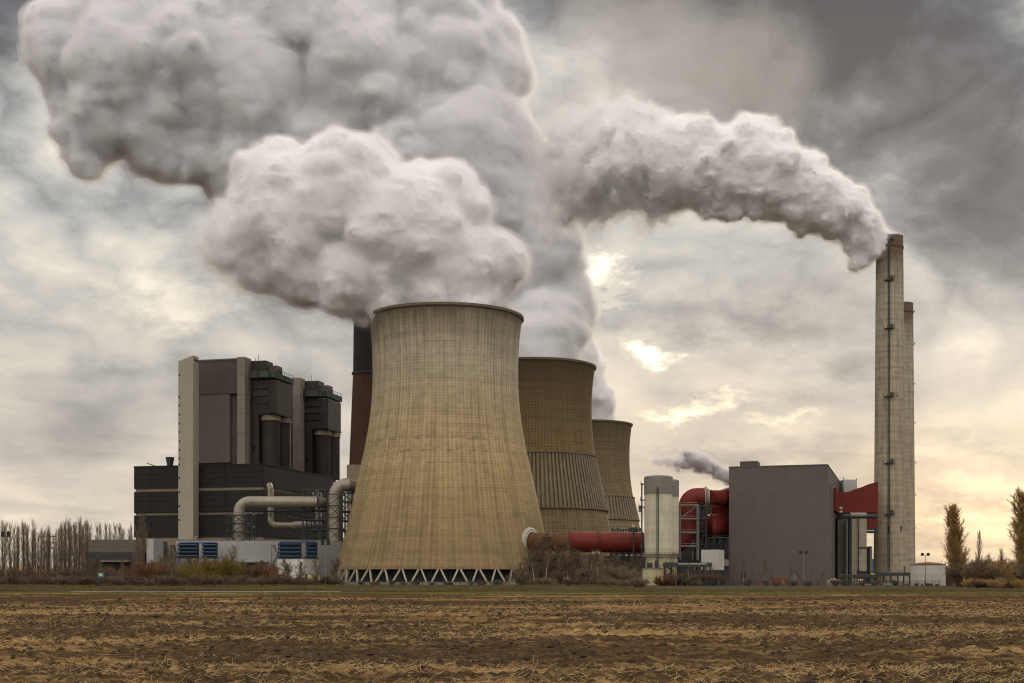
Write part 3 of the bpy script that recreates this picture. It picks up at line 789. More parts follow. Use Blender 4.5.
def louvre_unit(x0, x1, y0, y1, D, label, split):
    X0, X1 = PX(x0, D), PX(x1, D); Z0, Z1 = PZ(y1, D), PZ(y0, D)
    t = thing('louvred_cooler', ((X0 + X1) / 2, D, 0), label, 'cooler unit', 'blue louvred cooler units')
    for (a, b) in ((X0, X0 + (X1 - X0) * split), (X0 + (X1 - X0) * (split + 0.13), X1)):
        mb = MB(); mb.box(a + 0.35, b - 0.35, D + 0.9, D + 5, Z0, Z1 - 0.3); mb.build('casing', M['black'], t)  # black all over, so the shade between the blades is painted in
        n = 4; h = (Z1 - Z0) / n
        for i in range(n):
            mb = MB(); zb = Z0 + i * h
            mb.hexa([(a, D + 0.2, zb + 0.15), (b, D + 0.2, zb + 0.15), (b, D + 0.88, zb + 0.15), (a, D + 0.88, zb + 0.15),
                     (a, D - 0.55, zb + h * 0.55), (b, D - 0.55, zb + h * 0.55), (b, D + 0.88, zb + h * 0.72), (a, D + 0.88, zb + h * 0.72)])
            mb.build('louvre', M['blue'], t)
            mb = MB(); mb.box(a - 0.12, b + 0.12, D - 0.72, D - 0.56, zb + h * 0.42, zb + h * 0.60); mb.build('louvre_lit_edge', M['blue_lit_edge'], t)  # brighter strip imitates the lit top edge of the blade
    mb = MB(); mb.hexa([(X0 - 0.3, D - 0.9, Z1 - 0.25), (X1 + 0.3, D - 0.9, Z1 - 0.25), (X1 + 0.3, D + 5, Z1 - 0.25), (X0 - 0.3, D + 5, Z1 - 0.25), (X0 + 1.5, D + 0.4, Z1 + 0.35), (X1 - 1.5, D + 0.4, Z1 + 0.35), (X1 - 1.5, D + 4, Z1 + 0.35), (X0 + 1.5, D + 4, Z1 + 0.35)]); mb.build('hood', M['blue'], t)
    mb = MB()
    for x in np.linspace(X0 + 0.5, X1 - 0.5, 5):
        mb.beam((x, D + 1, 0), (x, D + 1, Z0), 0.3)
    mb.box(X0 - 0.5, X1 + 0.5, D - 0.6, D + 5.2, Z0 - 0.35, Z0 - 0.003); mb.build('support_frame', M['steel_dark'], t)
    mb = MB(); xs = X0 - 2.6
    for k_ in range(4):
        za, zb = k_ * Z1 / 4.4 + 0.4, (k_ + 1) * Z1 / 4.4 + 0.4
        xa, xb = (xs, xs + 2.2) if k_ % 2 == 0 else (xs + 2.2, xs)
        mb.beam((xa, D + 1, za), (xb, D + 1, zb), 0.28); mb.beam((xa, D + 1, za + 1.1), (xb, D + 1, zb + 1.1), 0.12)
        mb.box(xs - 0.4, xs + 2.6, D + 0.4, D + 1.6, zb - 0.1, zb)
    for x in (xs - 0.4, xs + 2.5): mb.beam((x, D + 0.5, 0), (x, D + 0.5, Z1 - 1), 0.2)
    mb.build('stair', M['steel_dark'], t)
    return t
louvre_unit(178, 216, 542.6, 557.6, 574, 'blue louvred cooler on posts nearest the white stair tower', 0.5)
louvre_unit(278.5, 316.5, 542.0, 558.0, 570, 'blue louvred cooler above the small white cube building', 0.58)

FC = Fr(303.5, 556, 30)
cube = thing('switch_house', FC.pt(0, 0, 0), 'small white cube building below the right blue cooler', 'building')
uq = FC.u_at(277.5, 0); vq = FC.v_at(319, 0); zq = FC.z_at(559.0, 0, 0)
fbox(FC, 'wall', M['cube_white'], cube, uq, 0, 0, vq, 0, zq)
fbox(FC, 'door', M['black'], cube, 0.003, 0.1, FC.v_at(305.5, 0), FC.v_at(308.5, 0), 1.5, 4.5)
fbox(FC, 'roof_edge', M['steel_grey'], cube, uq - 0.12, 0.12, -0.12, vq + 0.12, zq + 0.003, zq + 0.25)

# ---- big silver pipes
def arc(c, r, a0, a1, n, ex, ez):
    """points on an arc in the plane of vectors ex, ez"""
    c = Vector(c); ex = Vector(ex); ez = Vector(ez)
    return [c + ex * r * math.cos(a0 + (a1 - a0) * i / n) + ez * r * math.sin(a0 + (a1 - a0) * i / n) for i in range(n + 1)]
D = 556; s_ = D / F
pA = thing('silver_pipe', (PX(239, D), D, 0), 'thick silver pipe rising from the white hall roof and bending to the right', 'pipe')
xh = PX(239, D); zt = PZ(501.7, D)
path = [(xh, D, PZ(541, D))] + [tuple(p) for p in arc((xh + 4.6, D, zt - 4.6), 4.6, math.pi, math.pi / 2, 8, (1, 0, 0), (0, 0, 1))] + [(PX(316, D), D + 3, zt + 0.1)]
mb = MB(); mb.tube(path, 2.35, 24); mb.build('pipe', M['silver'], pA, smooth=True)
for x in (251, 258, 266, 274, 282, 290, 298, 306, 314):
    mb = MB(); q = (x - 239) / (316 - 239) * 3; X = PX(x, D)
    mb.tube([(X - 0.12, D + q, zt), (X + 0.12, D + q, zt)], 2.42, 24); mb.build('pipe_band', M['silver2'], pA, smooth=False)
mb = MB(); mb.tube([(PX(316, D), D + 3, zt + 0.1), (PX(321, D), D + 5, zt + 0.1), (PX(322, D), D + 14, zt - 0.5)], [2.35, 2.3, 2.2], 20); mb.build('pipe_end', M['silver2'], pA, smooth=True)
pB = thing('silver_pipe', (PX(335, D), D, 0), 'upright silver pipe with an elbow at its top beside the nearest cooling tower', 'pipe')
xb = PX(335, D); zt = PZ(484.5, D)
path = [(xb, D, PZ(541, D))] + [tuple(p) for p in arc((xb + 5, D, zt - 5), 5, math.pi, math.pi / 2, 8, (1, 0, 0), (0, 0, 1))] + [(PX(347, D), D + 1.0, zt - 0.1), (PX(353, D), D + 4, zt - 0.5), (PX(358, D), D + 8, zt - 1.0), (PX(370, D), D + 22, zt - 2)]
mb = MB(); mb.tube(path, 2.75, 24); mb.build('pipe', M['silver'], pB, smooth=True)
for y in (498, 508, 519, 529):
    mb = MB(); mb.lathe(xb, D, [(2.78, PZ(y, D)), (2.95, PZ(y, D)), (2.95, PZ(y, D) + 0.35), (2.78, PZ(y, D) + 0.35)], 24, cap=False); mb.build('pipe_band', M['silver2'], pB)
D = 592
pC = thing('silver_pipe', (PX(270, D), D, 0), 'thinner dull pipe dropping and turning right behind the thick silver pipe', 'pipe')
xc = PX(270.5, D)
z1_, z2_ = PZ(486, D), PZ(525, D)
path = [(xc - 1.5, D + 6, z1_ + 0.8), (xc - 1.0, D + 2, z1_ + 0.4), (xc, D, z1_ - 1.5)] + [tuple(p) for p in arc((xc + 2.4, D, z2_ + 2.4), 2.4, math.pi, 1.5 * math.pi, 6, (1, 0, 0), (0, 0, 1))] + [(PX(292, D), D, z2_ - 0.2), (PX(322, D), D, z2_ + 0.6)]
mb = MB(); mb.tube(path, 1.3, 16); mb.build('pipe', M['silver2'], pC, smooth=True)
mb = MB(); mb.tube([(PX(293, D), D, z2_ - 0.2), (PX(322, D), D, z2_ + 0.6)], 1.75, 16); mb.build('wide_sleeve', M['silver2'], pC, smooth=True)
for x0, y0 in ((314, 491), (319.5, 492)):
    mb = MB(); X = PX(x0, D); mb.tube([(X - 2, D + 5, PZ(y0, D)), (X, D, PZ(y0 + 1, D)), (X + 1.2, D, PZ(y0 + 7, D)), (X + 1.4, D, PZ(y0 + 30, D))], 1.15, 12); mb.build('branch_pipe', M['silver2'], pC, smooth=True)

def steel_frame(x0, x1, y0, y1, D, depth, nx, nz, label, wt=0.42, z0=None, brace=True, mat='steel_dark', cat='steel frame', name='pipe_scaffold', skip=None):
    X = np.linspace(PX(x0, D), PX(x1, D), nx + 1); zb = PZ(y1, D) if z0 is None else z0; Zs = np.linspace(zb, PZ(y0, D), nz + 1)
    t = thing(name, ((X[0] + X[-1]) / 2, D + depth / 2, zb), label, cat)
    Ys = (D, D + depth)
    mb = MB()
    for x in X:
        for y in Ys: mb.beam((x, y, Zs[0]), (x, y, Zs[-1]), wt)
    mb.build('posts', M[mat], t)
    mb = MB()
    for z in Zs[1:]:
        for y in Ys: mb.beam((X[0] - wt * 0.6, y - wt * 0.1, z), (X[-1] + wt * 0.6, y - wt * 0.1, z), wt * 0.85)
        for x in X: mb.beam((x, Ys[0], z), (x, Ys[1], z), wt * 0.8)
        mb.tube([(X[0], Ys[0] - 0.3, z + 1.1), (X[-1], Ys[0] - 0.3, z + 1.1)], wt * 0.16, 4)
    mb.build('floor_beams', M[mat], t)
    if brace:
        mb = MB()
        for i in range(nx):
            for j in range(nz):
                if skip and (i, j) in skip: continue
                mb.beam((X[i], Ys[0] - 0.05, Zs[j]), (X[i + 1], Ys[0] - 0.05, Zs[j + 1]), wt * 0.5)
                if (i + j) % 2 == 0: mb.beam((X[i + 1], Ys[0] - 0.2, Zs[j]), (X[i], Ys[0] - 0.2, Zs[j + 1]), wt * 0.5)
        mb.build('bracing', M[mat], t)
    return t
steel_frame(233, 245, 515, 540, 551, 9, 1, 3, 'dark steel frame round the foot of the thick silver pipe')
steel_frame(226, 233, 516, 540, 554, 6, 1, 3, 'narrow dark steel ladder tower left of the silver pipe foot', wt=0.3, cat='ladder tower', name='ladder_tower')
steel_frame(247, 252, 514, 540, 551, 6, 1, 2, 'slim steel trestle just right of the silver pipe foot', wt=0.4, cat='trestle', name='pipe_trestle', brace=False)
steel_frame(252, 303, 511, 516, 562, 4, 9, 1, 'long flat steel truss running under the thick silver pipe', wt=0.3, cat='truss', name='pipe_truss')
steel_frame(303, 328, 490, 540, 560, 10, 3, 5, 'tall braced steel frame left of the upright silver pipe', wt=0.45)
steel_frame(342, 352, 492, 540, 553, 10, 1, 5, 'tall steel frame right of the upright silver pipe, against the cooling tower', wt=0.45)
steel_frame(327.5, 342.5, 494, 540, 551.5, 9, 1, 4, 'steel cage wrapped round the upright silver pipe', wt=0.35, cat='steel cage', name='steel_cage')

def lamp_mast(x, ytop, D, heads, label, z0=0.0, r=0.16):
    X = PX(x, D); zt = PZ(ytop, D)
    t = thing('lamp_mast', (X, D, z0), label, 'lamp mast', 'floodlight masts')
    mb = MB(); mb.tube([(X, D, z0), (X, D, zt)], [r * 1.3, r * 0.8], 8); mb.build('mast', M['steel_grey'], t, smooth=True)
    mb = MB(); w_ = 0.0045 * D / 2; mb.beam((X - w_, D, zt - 0.2), (X + w_, D, zt - 0.2), r * 0.8)
    if heads == 4: mb.beam((X - w_, D, zt - 0.2 - w_ * 0.9), (X + w_, D, zt - 0.2 - w_ * 0.9), r * 0.8)
    mb.build('cross_arm', M['steel_dark'], t)
    for i in range(heads):
        sx = -1 if i % 2 == 0 else 1; zz = zt + 0.1 - (i // 2) * w_ * 0.95
        mb = MB(); h = 0.0016 * D / 2 + 0.1
        mb.hexa([(X + sx * w_ - h, D - 0.3, zz - h), (X + sx * w_ + h, D - 0.3, zz - h), (X + sx * w_ + h, D + 0.25, zz - h * 1.2), (X + sx * w_ - h, D + 0.25, zz - h * 1.2),
                 (X + sx * w_ - h, D - 0.15, zz + h), (X + sx * w_ + h, D - 0.15, zz + h), (X + sx * w_ + h, D + 0.3, zz + h * 0.6), (X + sx * w_ - h, D + 0.3, zz + h * 0.6)])
        mb.build('floodlight', M['black'], t)
    return t
lamp_mast(325.5, 541, 300, 4, 'floodlight mast with four lamps in front of the white hall, beside the nearest tower', r=0.14)
lamp_mast(5.5, 533, 420, 4, 'floodlight mast with four lamps among the poplars at the left edge')
lamp_mast(803.5, 552.5, 430, 2, 'slim mast with two lamps in front of the grey block building')
lamp_mast(925.3, 554.5, 440, 2, 'slim mast with two lamps in front of the white round tank', r=0.12)

# low works building behind the trees at the far left
M['shed_grey'] = mk('shed_cladding', (0.13, 0.115, 0.10), var=0.15, panel=(5, 4, 0.2, 0.2))
M['shed_dark'] = mk('shed_cladding_dark', (0.055, 0.05, 0.05), var=0.2, panel=(5, 4, 0.3, 0.2))
D = 560
shed = thing('workshop', (PX(117, D), D, 0), 'low grey workshop half hidden by bare trees left of the boiler building', 'building')
mb = MB(); mb.box(PX(89, D), PX(149, D), D, D + 30, PZ(552, D), PZ(539.5, D)); mb.build('upper_wall', M['shed_grey'], shed)
mb = MB(); mb.box(PX(88, D), PX(143, D), D - 0.5, D + 30.2, 0, PZ(552, D) - 0.003); mb.build('lower_wall', M['shed_dark'], shed)
mb = MB(); mb.box(PX(104, D), PX(130, D), D - 0.9, D - 0.503, 3.0, PZ(562, D)); mb.build('gate_opening', M['black'], shed)
mb = MB(); mb.box(PX(103, D), PX(131, D), D - 3.5, D - 0.503, PZ(562, D) + 0.003, PZ(560.6, D)); mb.build('canopy', M['strip_pale'], shed)
mb = MB(); mb.box(PX(149.2, D), PX(156, D), D - 4, D + 12, 0, PZ(539, D)); mb.build('white_annex', M['hall_white'], shed)
M['truck_blue'] = mk('truck_blue', (0.02, 0.16, 0.34), rough=0.5, var=0.1)
M['yellow'] = mk('yellow_paint', (0.62, 0.50, 0.10), rough=0.6, var=0.1)
M['tyre'] = mk('tyre_rubber', (0.02, 0.02, 0.02), rough=0.9, var=0.2)
D = 380; X = PX(100.8, D)
bd = thing('notice_board', (X, D, 0), 'small blue board with a yellow panel standing among shrubs below the workshop', 'board')
mb = MB(); mb.box(X - 0.95, X + 0.95, D, D + 0.25, PZ(577.2, D), PZ(572.6, D)); mb.build('board', M['truck_blue'], bd)
mb = MB(); mb.box(X - 0.55, X + 0.45, D - 0.03, D - 0.003, PZ(576.2, D), PZ(573.6, D)); mb.build('yellow_panel', M['yellow'], bd)
for s2 in (-0.7, 0.7):
    mb = MB(); mb.beam((X + s2, D + 0.4, 0), (X + s2, D + 0.4, PZ(572.8, D)), 0.14); mb.build('post', M['steel_dark'], bd)

# lattice pylon beyond the poplars
D = 900; X = PX(48, D)
py_ = thing('lattice_pylon', (X, D, 0), 'distant lattice electricity pylon behind the row of poplars', 'pylon')
mb = MB(); zt = PZ(533, D)
for sx in (-1, 1):
    for sy in (-1, 1):
        mb.beam((X + sx * 2.6, D + sy * 2.6, 0), (X + sx * 0.6, D + sy * 0.6, zt), 0.32)
for i in range(7):
    z0_ = zt * i / 7; z1_ = zt * (i + 1) / 7; w0 = 2.6 - 2.0 * i / 7; w1 = 2.6 - 2.0 * (i + 1) / 7
    mb.beam((X - w0, D - w0, z0_), (X + w1, D - w1, z1_), 0.2); mb.beam((X + w0, D - w0, z0_), (X - w1, D - w1, z1_), 0.2)
mb.build('mast', M['steel_grey'], py_)
for y, hw in ((536.5, 8.5), (543, 6.0), (548.5, 6.5)):
    mb = MB(); z = PZ(y, D)
    mb.beam((X - hw * D / F, D, z), (X + hw * D / F, D, z), 0.4)
    for s2 in (-1, 1): mb.beam((X + s2 * hw * D / F, D, z), (X, D, z + 1.8), 0.25); 
    mb.build('cross_arm', M['steel_grey'], py_)
# ---------------------------------------------------------------- silos and the red flue between the towers and the block building
M['silo'] = grid_concrete('silo_shell', [(0, (0.50, 0.47, 0.36)), (0.5, (0.54, 0.51, 0.40)), (1, (0.50, 0.47, 0.38))], 60, 30, 5.2, 0.05, 0.10, 0.25, 0.0, 6, dirt=(0.22, 0.18, 0.11))
M['silo_cap'] = mk('silo_cap_grey', (0.20, 0.185, 0.165), var=0.1, streak=0.3)
M['red'] = mk('red_flue', (0.140, 0.020, 0.015), rough=0.5, var=0.18, scale=0.12, streak=0.45, streak_col=(0.065, 0.016, 0.015))
M['red_flat'] = mk('red_cladding', (0.140, 0.021, 0.016), rough=0.6, var=0.1, scale=0.1, panel=(3.0, 2.4, 0.2, 0.1))
M['rust'] = mk('rusty_steel', (0.115, 0.058, 0.026), rough=0.85, var=0.35, scale=0.5, streak=0.5, streak_col=(0.07, 0.035, 0.02))
M['flange'] = mk('pale_flange', (0.40, 0.375, 0.32), var=0.12)
M['cream'] = mk('cream_wall', (0.48, 0.41, 0.26), var=0.18, streak=0.35)
M['olive'] = mk('olive_wall', (0.13, 0.115, 0.075), var=0.2, streak=0.3)
M['tank_white'] = mk('tank_white', (0.42, 0.41, 0.38), var=0.08)

def silo(x, D, rpx, yt, yc, yb, label, base_z):
    X = PX(x, D); r = rpx * D / F
    t = thing('storage_silo', (X, D, 0), label, 'silo', 'pair of tall white silos')
    mb = MB(); mb.lathe(X, D, [(r, PZ(yb, D)), (r, PZ(yc, D))], 48); mb.build('shell', M['silo'], t, smooth=True)
    mb = MB(); mb.lathe(X, D, [(r + 0.12, PZ(yc, D) + 0.003), (r + 0.12, PZ(yt, D) - 0.4), (r - 0.5, PZ(yt, D)), (0.01, PZ(yt, D) + 0.5)], 48, cap=True); mb.build('cap', M['silo_cap'], t, smooth=True)
    mb = MB(); zb = PZ(yb, D)
    mb.lathe(X, D, [(r - 0.4, 0), (r - 0.4, zb - 0.003)], 40); mb.build('skirt', M['cream'], t, smooth=True)
    mb = MB(); mb.lathe(X, D, [(r + 0.05, zb - 0.9), (r + 1.0, zb - 0.9), (r + 1.0, zb - 0.6), (r + 0.05, zb - 0.6)], 40, cap=False)
    n = 20
    for i in range(n):
        a = 2 * math.pi * i / n; px_, py2 = X + (r + 0.95) * math.sin(a), D - (r + 0.95) * math.cos(a)
        mb.beam((px_, py2, zb - 0.6), (px_, py2, zb + 0.6), 0.14)
    for hh in (0.0, 0.55): mb.lathe(X, D, [(r + 0.88, zb + hh), (r + 1.02, zb + hh), (r + 1.02, zb + hh + 0.12), (r + 0.88, zb + hh + 0.12)], 40, cap=False)
    mb.build('gallery', M['steel_grey'], t)
    return t, X, r
s1, X1, r1 = silo(658.4, 500, 14.0, 476.3, 494.6, 554.5, 'larger front silo, white with a grey cap and a dark ladder', 0)
s2, X2, r2 = silo(667.8, 514, 10.8, 479.8, 497.2, 554.5, 'second silo half hidden behind the right side of the front one', 0)
mb = MB(); a = (656 - 658.4) / 14.0
lx = X1 + a * r1; ly = 500 - r1 * math.sqrt(1 - a * a) - 0.35
for dx2 in (-0.3, 0.3): mb.beam((lx + dx2, ly, 0), (lx + dx2, ly, PZ(488, 500)), 0.18)
zr_ = 0.5
while zr_ < PZ(489, 500): mb.beam((lx - 0.3, ly, zr_), (lx + 0.3, ly, zr_), 0.1); zr_ += 0.6
mb.build('ladder', M['steel_dark'], s1)
mb = MB()
for (y, ww) in ((484, 1.4), (500, 1.6), (507, 2.2), (548, 1.5)):
    z = PZ(y, 500); mb.box(X1 - r1 - ww, X1 - r1 + 0.3, 499, 501, z - 0.2, z + 0.1)
    mb.beam((X1 - r1 - ww, 499, z), (X1 - r1 - ww, 499, z + 1.2), 0.14)
mb.beam((X1 - r1 - 1.0, 500, 0), (X1 - r1 - 1.0, 500, PZ(483, 500)), 0.4)
mb.build('side_platforms', M['steel_dark'], s1)
mb = MB(); mb.box(X1 - r1 - 2.2, X1 - r1 - 1.3, 499.3, 500.7, PZ(512, 500), PZ(505.5, 500)); mb.build('side_hopper', M['steel_grey'], s1)
mb = MB()
for i, y in enumerate((482, 485)): 
    z = PZ(y, 500); mb.box(X1 + r1 - 0.6, X1 + r1 + 0.5, 497.5, 499.5, z - 0.12, z + 0.12)
mb.build('cap_bracket', M['flange'], s1)
D = 488
lb = thing('loading_room', (PX(653, D), D, 0), 'cream loading room at the foot of the front silo', 'building')
mb = MB(); mb.box(PX(643.2, D), PX(663, D), D, D + 5, 0, PZ(569, D)); mb.build('wall', M['cream'], lb)
mb = MB(); mb.box(PX(642.9, D), PX(663.4, D), D - 0.2, D + 5.2, PZ(569, D) + 0.003, PZ(568, D)); mb.build('roof', M['silo_cap'], lb)
mb = MB()
for x in (645, 650, 655, 660): mb.beam((PX(x, D), D - 0.3, PZ(568, D)), (PX(x, D), D - 0.3, PZ(565, D)), 0.12)
mb.beam((PX(643, D), D - 0.3, PZ(565, D)), (PX(663, D), D - 0.3, PZ(565, D)), 0.12); mb.build('roof_rail', M['steel_dark'], lb)
mb = MB(); mb.box(PX(648, D), PX(653, D), D + 1.5, D + 4, PZ(568, D) + 0.003, PZ(562.5, D)); mb.box(PX(656, D), PX(659, D), D + 1.5, D + 4, PZ(568, D) + 0.003, PZ(560.5, D)); mb.build('roof_machine', M['steel_dark'], lb)
# zig-zag outside stair by the silo foot
D = 490
zs_ = thing('zigzag_stair', (PX(670, D), D, 0), 'dark zigzag outside stair right of the front silo foot', 'stair')
mb = MB(); xa, xb2 = PX(667, D), PX(672.5, D)
for i in range(5):
    z0_, z1_ = i * 1.7 + 0.2, (i + 1) * 1.7 + 0.2
    a_, b_ = (xa, xb2) if i % 2 == 0 else (xb2, xa)
    mb.beam((a_, D, z0_), (b_, D, z1_), 0.4); mb.box(xa - 0.3, xb2 + 0.3, D - 0.5, D + 0.6, z1_ - 0.08, z1_)
mb.build('flights', M['steel_dark'], zs_)
mb = MB()
for x in (xa - 0.3, xb2 + 0.3):
    for y in (D - 0.6, D + 0.7): mb.beam((x, y, 0), (x, y, 9.3), 0.18)
mb.build('posts', M['steel_grey'], zs_)

# the red flue: from the hole in the nearest tower, right behind the silos, up, and right into the block building
D = 528; s_ = D / F
flue = thing('flue_pipe', (PX(570, D), D, 0), 'fat red flue from the nearest cooling tower, running behind the silos into the block building', 'flue pipe')
zc = PZ(541.8, D); R_ = 4.15
st_ = Vector((PX(527, D), D + 12, zc))
mb = MB(); mb.tube([tuple(st_), (PX(536, D), D + 5, zc), (PX(545, D), D + 1, zc), (PX(556, D), D, zc), (PX(570, D), D, zc)], [3.75] * 5, 32); mb.build('rusty_section', M['rust'], flue, smooth=True)
for x in (541, 548, 556, 564):
    mb = MB(); off = max(0, (548 - x) * 0.45); mb.tube([(PX(x, D) - 0.15, D + off + 0.1, zc), (PX(x, D) + 0.15, D + off, zc)], 3.92, 32); mb.build('stiffener_ring', M['rust'], flue)
mb = MB(); mb.tube([(PX(569.7, D), D, zc), (PX(672, D), D, zc - 0.6)] + [tuple(p) for p in arc((PX(672, D), D, zc + 5.2), 5.8, -math.pi / 2, 0, 8, (1, 0, 0), (0, 0, 1))][1:] + [(PX(688.5, D), D, PZ(512, D))], [R_, R_, R_, 4.1, 4.0, 3.9, 3.8, 3.7, 3.65, 3.6, 3.6], 32); mb.build('red_pipe', M['red'], flue, smooth=True)
xr = PX(688.5, D)
zt = PZ(497, D)
mb = MB(); mb.tube([(xr - 0.3, D, PZ(513, D))] + [tuple(p) for p in arc((xr + 3.6, D, zt - 3.9), 3.9, math.pi, math.pi / 2, 8, (1, 0, 0), (0, 0, 1))] + [(PX(704, D), D, zt)], 3.75, 32); mb.build('upper_elbow', M['red'], flue, smooth=True)
mb = MB(); mb.tube([(PX(709, D), D, zt + 0.1), (PX(719, D + 6), D + 6, zt + 0.1), (PX(730.5, D + 16), D + 16, zt + 1.2)], [2.9, 3.4, 4.7], 32); mb.build('tapered_inlet', M['red'], flue, smooth=True)
mb = MB()
for x, r_ in ((704.2, 3.9), (705.6, 4.3), (707.0, 3.9), (708.4, 3.4)):
    mb.tube([(PX(x, D) - 0.12, D, zt), (PX(x, D) + 0.12, D, zt)], r_, 24)
mb.tube([(PX(704, D), D, zt), (PX(709, D), D, zt)], 2.7, 20)
mb.build('expansion_joint', M['flange'], flue)
for x, r_, mt in ((570, 4.45, 'red'), (598, 4.55, 'red'), (642, 4.4, 'red')):
    mb = MB(); mb.tube([(PX(x, D) - 0.22, D, zc), (PX(x, D) + 0.22, D, zc)], r_, 32); mb.build('flange', M[mt], flue)
mb = MB(); mb.box(PX(597, D), PX(599.5, D), D - 1, D + 1, zc - 7.5, zc - 4.2); mb.build('red_saddle', M['red'], flue)
# pale collar where the flue meets the shell
mb = MB(); cc = Vector((PX(532.5, D), D + 7.2, zc)); ax_ = Vector((0.80, -0.60, 0)).normalized(); e1 = Vector((0, 0, 1)); e2 = ax_.cross(e1)
n = 48; prof = [(3.9, -1.2), (3.95, 0.1), (4.5, 0.35), (4.9, 0.1), (5.5, 0.15), (6.0, -0.4), (6.2, -1.2)]
vs = []; fs = []
for i in range(n):
    a = 2 * math.pi * i / n
    for (r_, h_) in prof: vs.append(cc + (e1 * math.cos(a) + e2 * math.sin(a)) * r_ + ax_ * h_)
m_ = len(prof)
for i in range(n):
    for j in range(m_): fs.append((i * m_ + j, i * m_ + (j + 1) % m_, ((i + 1) % n) * m_ + (j + 1) % m_, ((i + 1) % n) * m_ + j))
mb.add(vs, fs); mb.build('pale_collar', M['flange'], flue, smooth=True)

D2 = 536
low = thing('flue_pipe', (PX(716, D2), D2, 0), 'second shorter red flue below the upper elbow, entering the grey block building', 'flue pipe')
zl = PZ(525, D2)
mb = MB(); mb.tube([(PX(705, D2), D2 + 9, zl - 3.5), (PX(706, D2), D2 + 4, zl - 1.4), (PX(711, D2), D2, zl), (PX(722, D2 + 5), D2 + 5, zl + 0.3), (PX(730.5, D2 + 12), D2 + 12, zl + 0.8)], [4.2, 4.4, 4.5, 4.8, 5.7], 32); mb.build('pipe', M['red'], low, smooth=True)
mb = MB(); mb.tube([(PX(711, D2) - 0.2, D2, zl), (PX(711, D2) + 0.2, D2, zl)], 4.75, 32); mb.build('flange', M['red'], low)
mb = MB(); mb.box(PX(712, D2 + 8), PX(729.6, D2 + 8), D2 + 8, D2 + 12, PZ(513.5, D2), PZ(505.5, D2)); mb.build('top_duct', M['red_flat'], low)

steel_frame(679.5, 697.5, 505.5, 560, 517, 16, 1, 4, 'grey steel portal frame carrying the red riser right of the silos', wt=0.75, mat='steel_grey', skip=[(0, 1), (0, 2), (0, 0)])
steel_frame(699, 706, 506, 583, 523, 10, 1, 6, 'narrow steel frame between the riser and the lower red flue', wt=0.5, mat='steel_dark')
steel_frame(708, 728, 538, 583, 530, 12, 3, 3, 'dark steel trestle below the lower red flue', wt=0.5, mat='steel_dark', cat='trestle', name='flue_trestle')
steel_frame(612, 642, 553, 583, 526, 7, 5, 3, 'dark steel trestle under the red flue left of the silos', wt=0.4, mat='steel_dark', cat='trestle', name='flue_trestle')
steel_frame(543.5, 550, 537, 583, 521, 8, 1, 5, 'small steel trestle holding up the rusty end of the flue', wt=0.4, mat='steel_dark', cat='trestle', name='flue_trestle')
D = 516
bm_ = thing('pipe_bridge', (PX(585, D), D, 0), 'weathered concrete pipe bridge under the red flue behind the bare birches', 'pipe bridge')
mb = MB(); mb.box(PX(556, D), PX(604, D), D, D + 4, PZ(561, D), PZ(554.5, D)); mb.build('deck', M['beige'] if False else M['olive'], bm_)
for x in (560, 574, 589, 602):
    mb = MB(); mb.box(PX(x, D) - 0.5, PX(x, D) + 0.5, D + 0.4, D + 3.6, 0, PZ(561, D) - 0.003); mb.build('pier', M['base_beige'], bm_)
mb = MB(); mb.box(PX(592, D), PX(600, D), D - 0.6, D + 2, PZ(554.5, D) + 0.003, PZ(551.5, D)); mb.build('white_box', M['flange'], bm_)
D = 505
ol = thing('pump_house', (PX(622, D), D, 0), 'low olive shed with a dark opening left of the silo foot', 'shed')
mb = MB(); mb.hexa([(PX(603, D), D, 0), (PX(643, D), D, 0), (PX(643, D), D + 10, 0), (PX(603, D), D + 10, 0), (PX(603, D), D, PZ(564, D)), (PX(643, D), D, PZ(567, D)), (PX(643, D), D + 10, PZ(567, D)), (PX(603, D), D + 10, PZ(564, D))]); mb.build('wall', M['olive'], ol)
mb = MB(); mb.box(PX(605, D), PX(616, D), D - 0.1, D - 0.003, PZ(577.5, D), PZ(573, D)); mb.build('opening', M['black'], ol)
mb = MB(); mb.box(PX(606, D), PX(609, D), D - 0.2, D - 0.103, PZ(578.6, D), PZ(577.5, D)); mb.build('yellow_panel', M['yellow'], ol)
mb = MB(); mb.box(PX(617, D), PX(642, D), D - 0.3, D - 0.003, PZ(582, D), PZ(569.5, D)); mb.build('sheet_wall', M['cream'] if False else M['strip_pale'], ol)
D = 508
vn = thing('vent_stack', (PX(637, D), D, 0), 'short vent with pale drum on the skyline just left of the front silo', 'vent')
for (a, b, r_) in ((583, 531, 0.35), (531, 526, 1.5), (526, 523, 0.8)):
    mb = MB(); mb.lathe(PX(637, D), D + 14, [(r_, PZ(a, D)), (r_, PZ(b, D))], 16); mb.build({0.35: 'pole', 1.5: 'drum', 0.8: 'cowl'}[r_], M['steel_dark'] if r_ != 0.8 else M['cream'], vn, smooth=True)
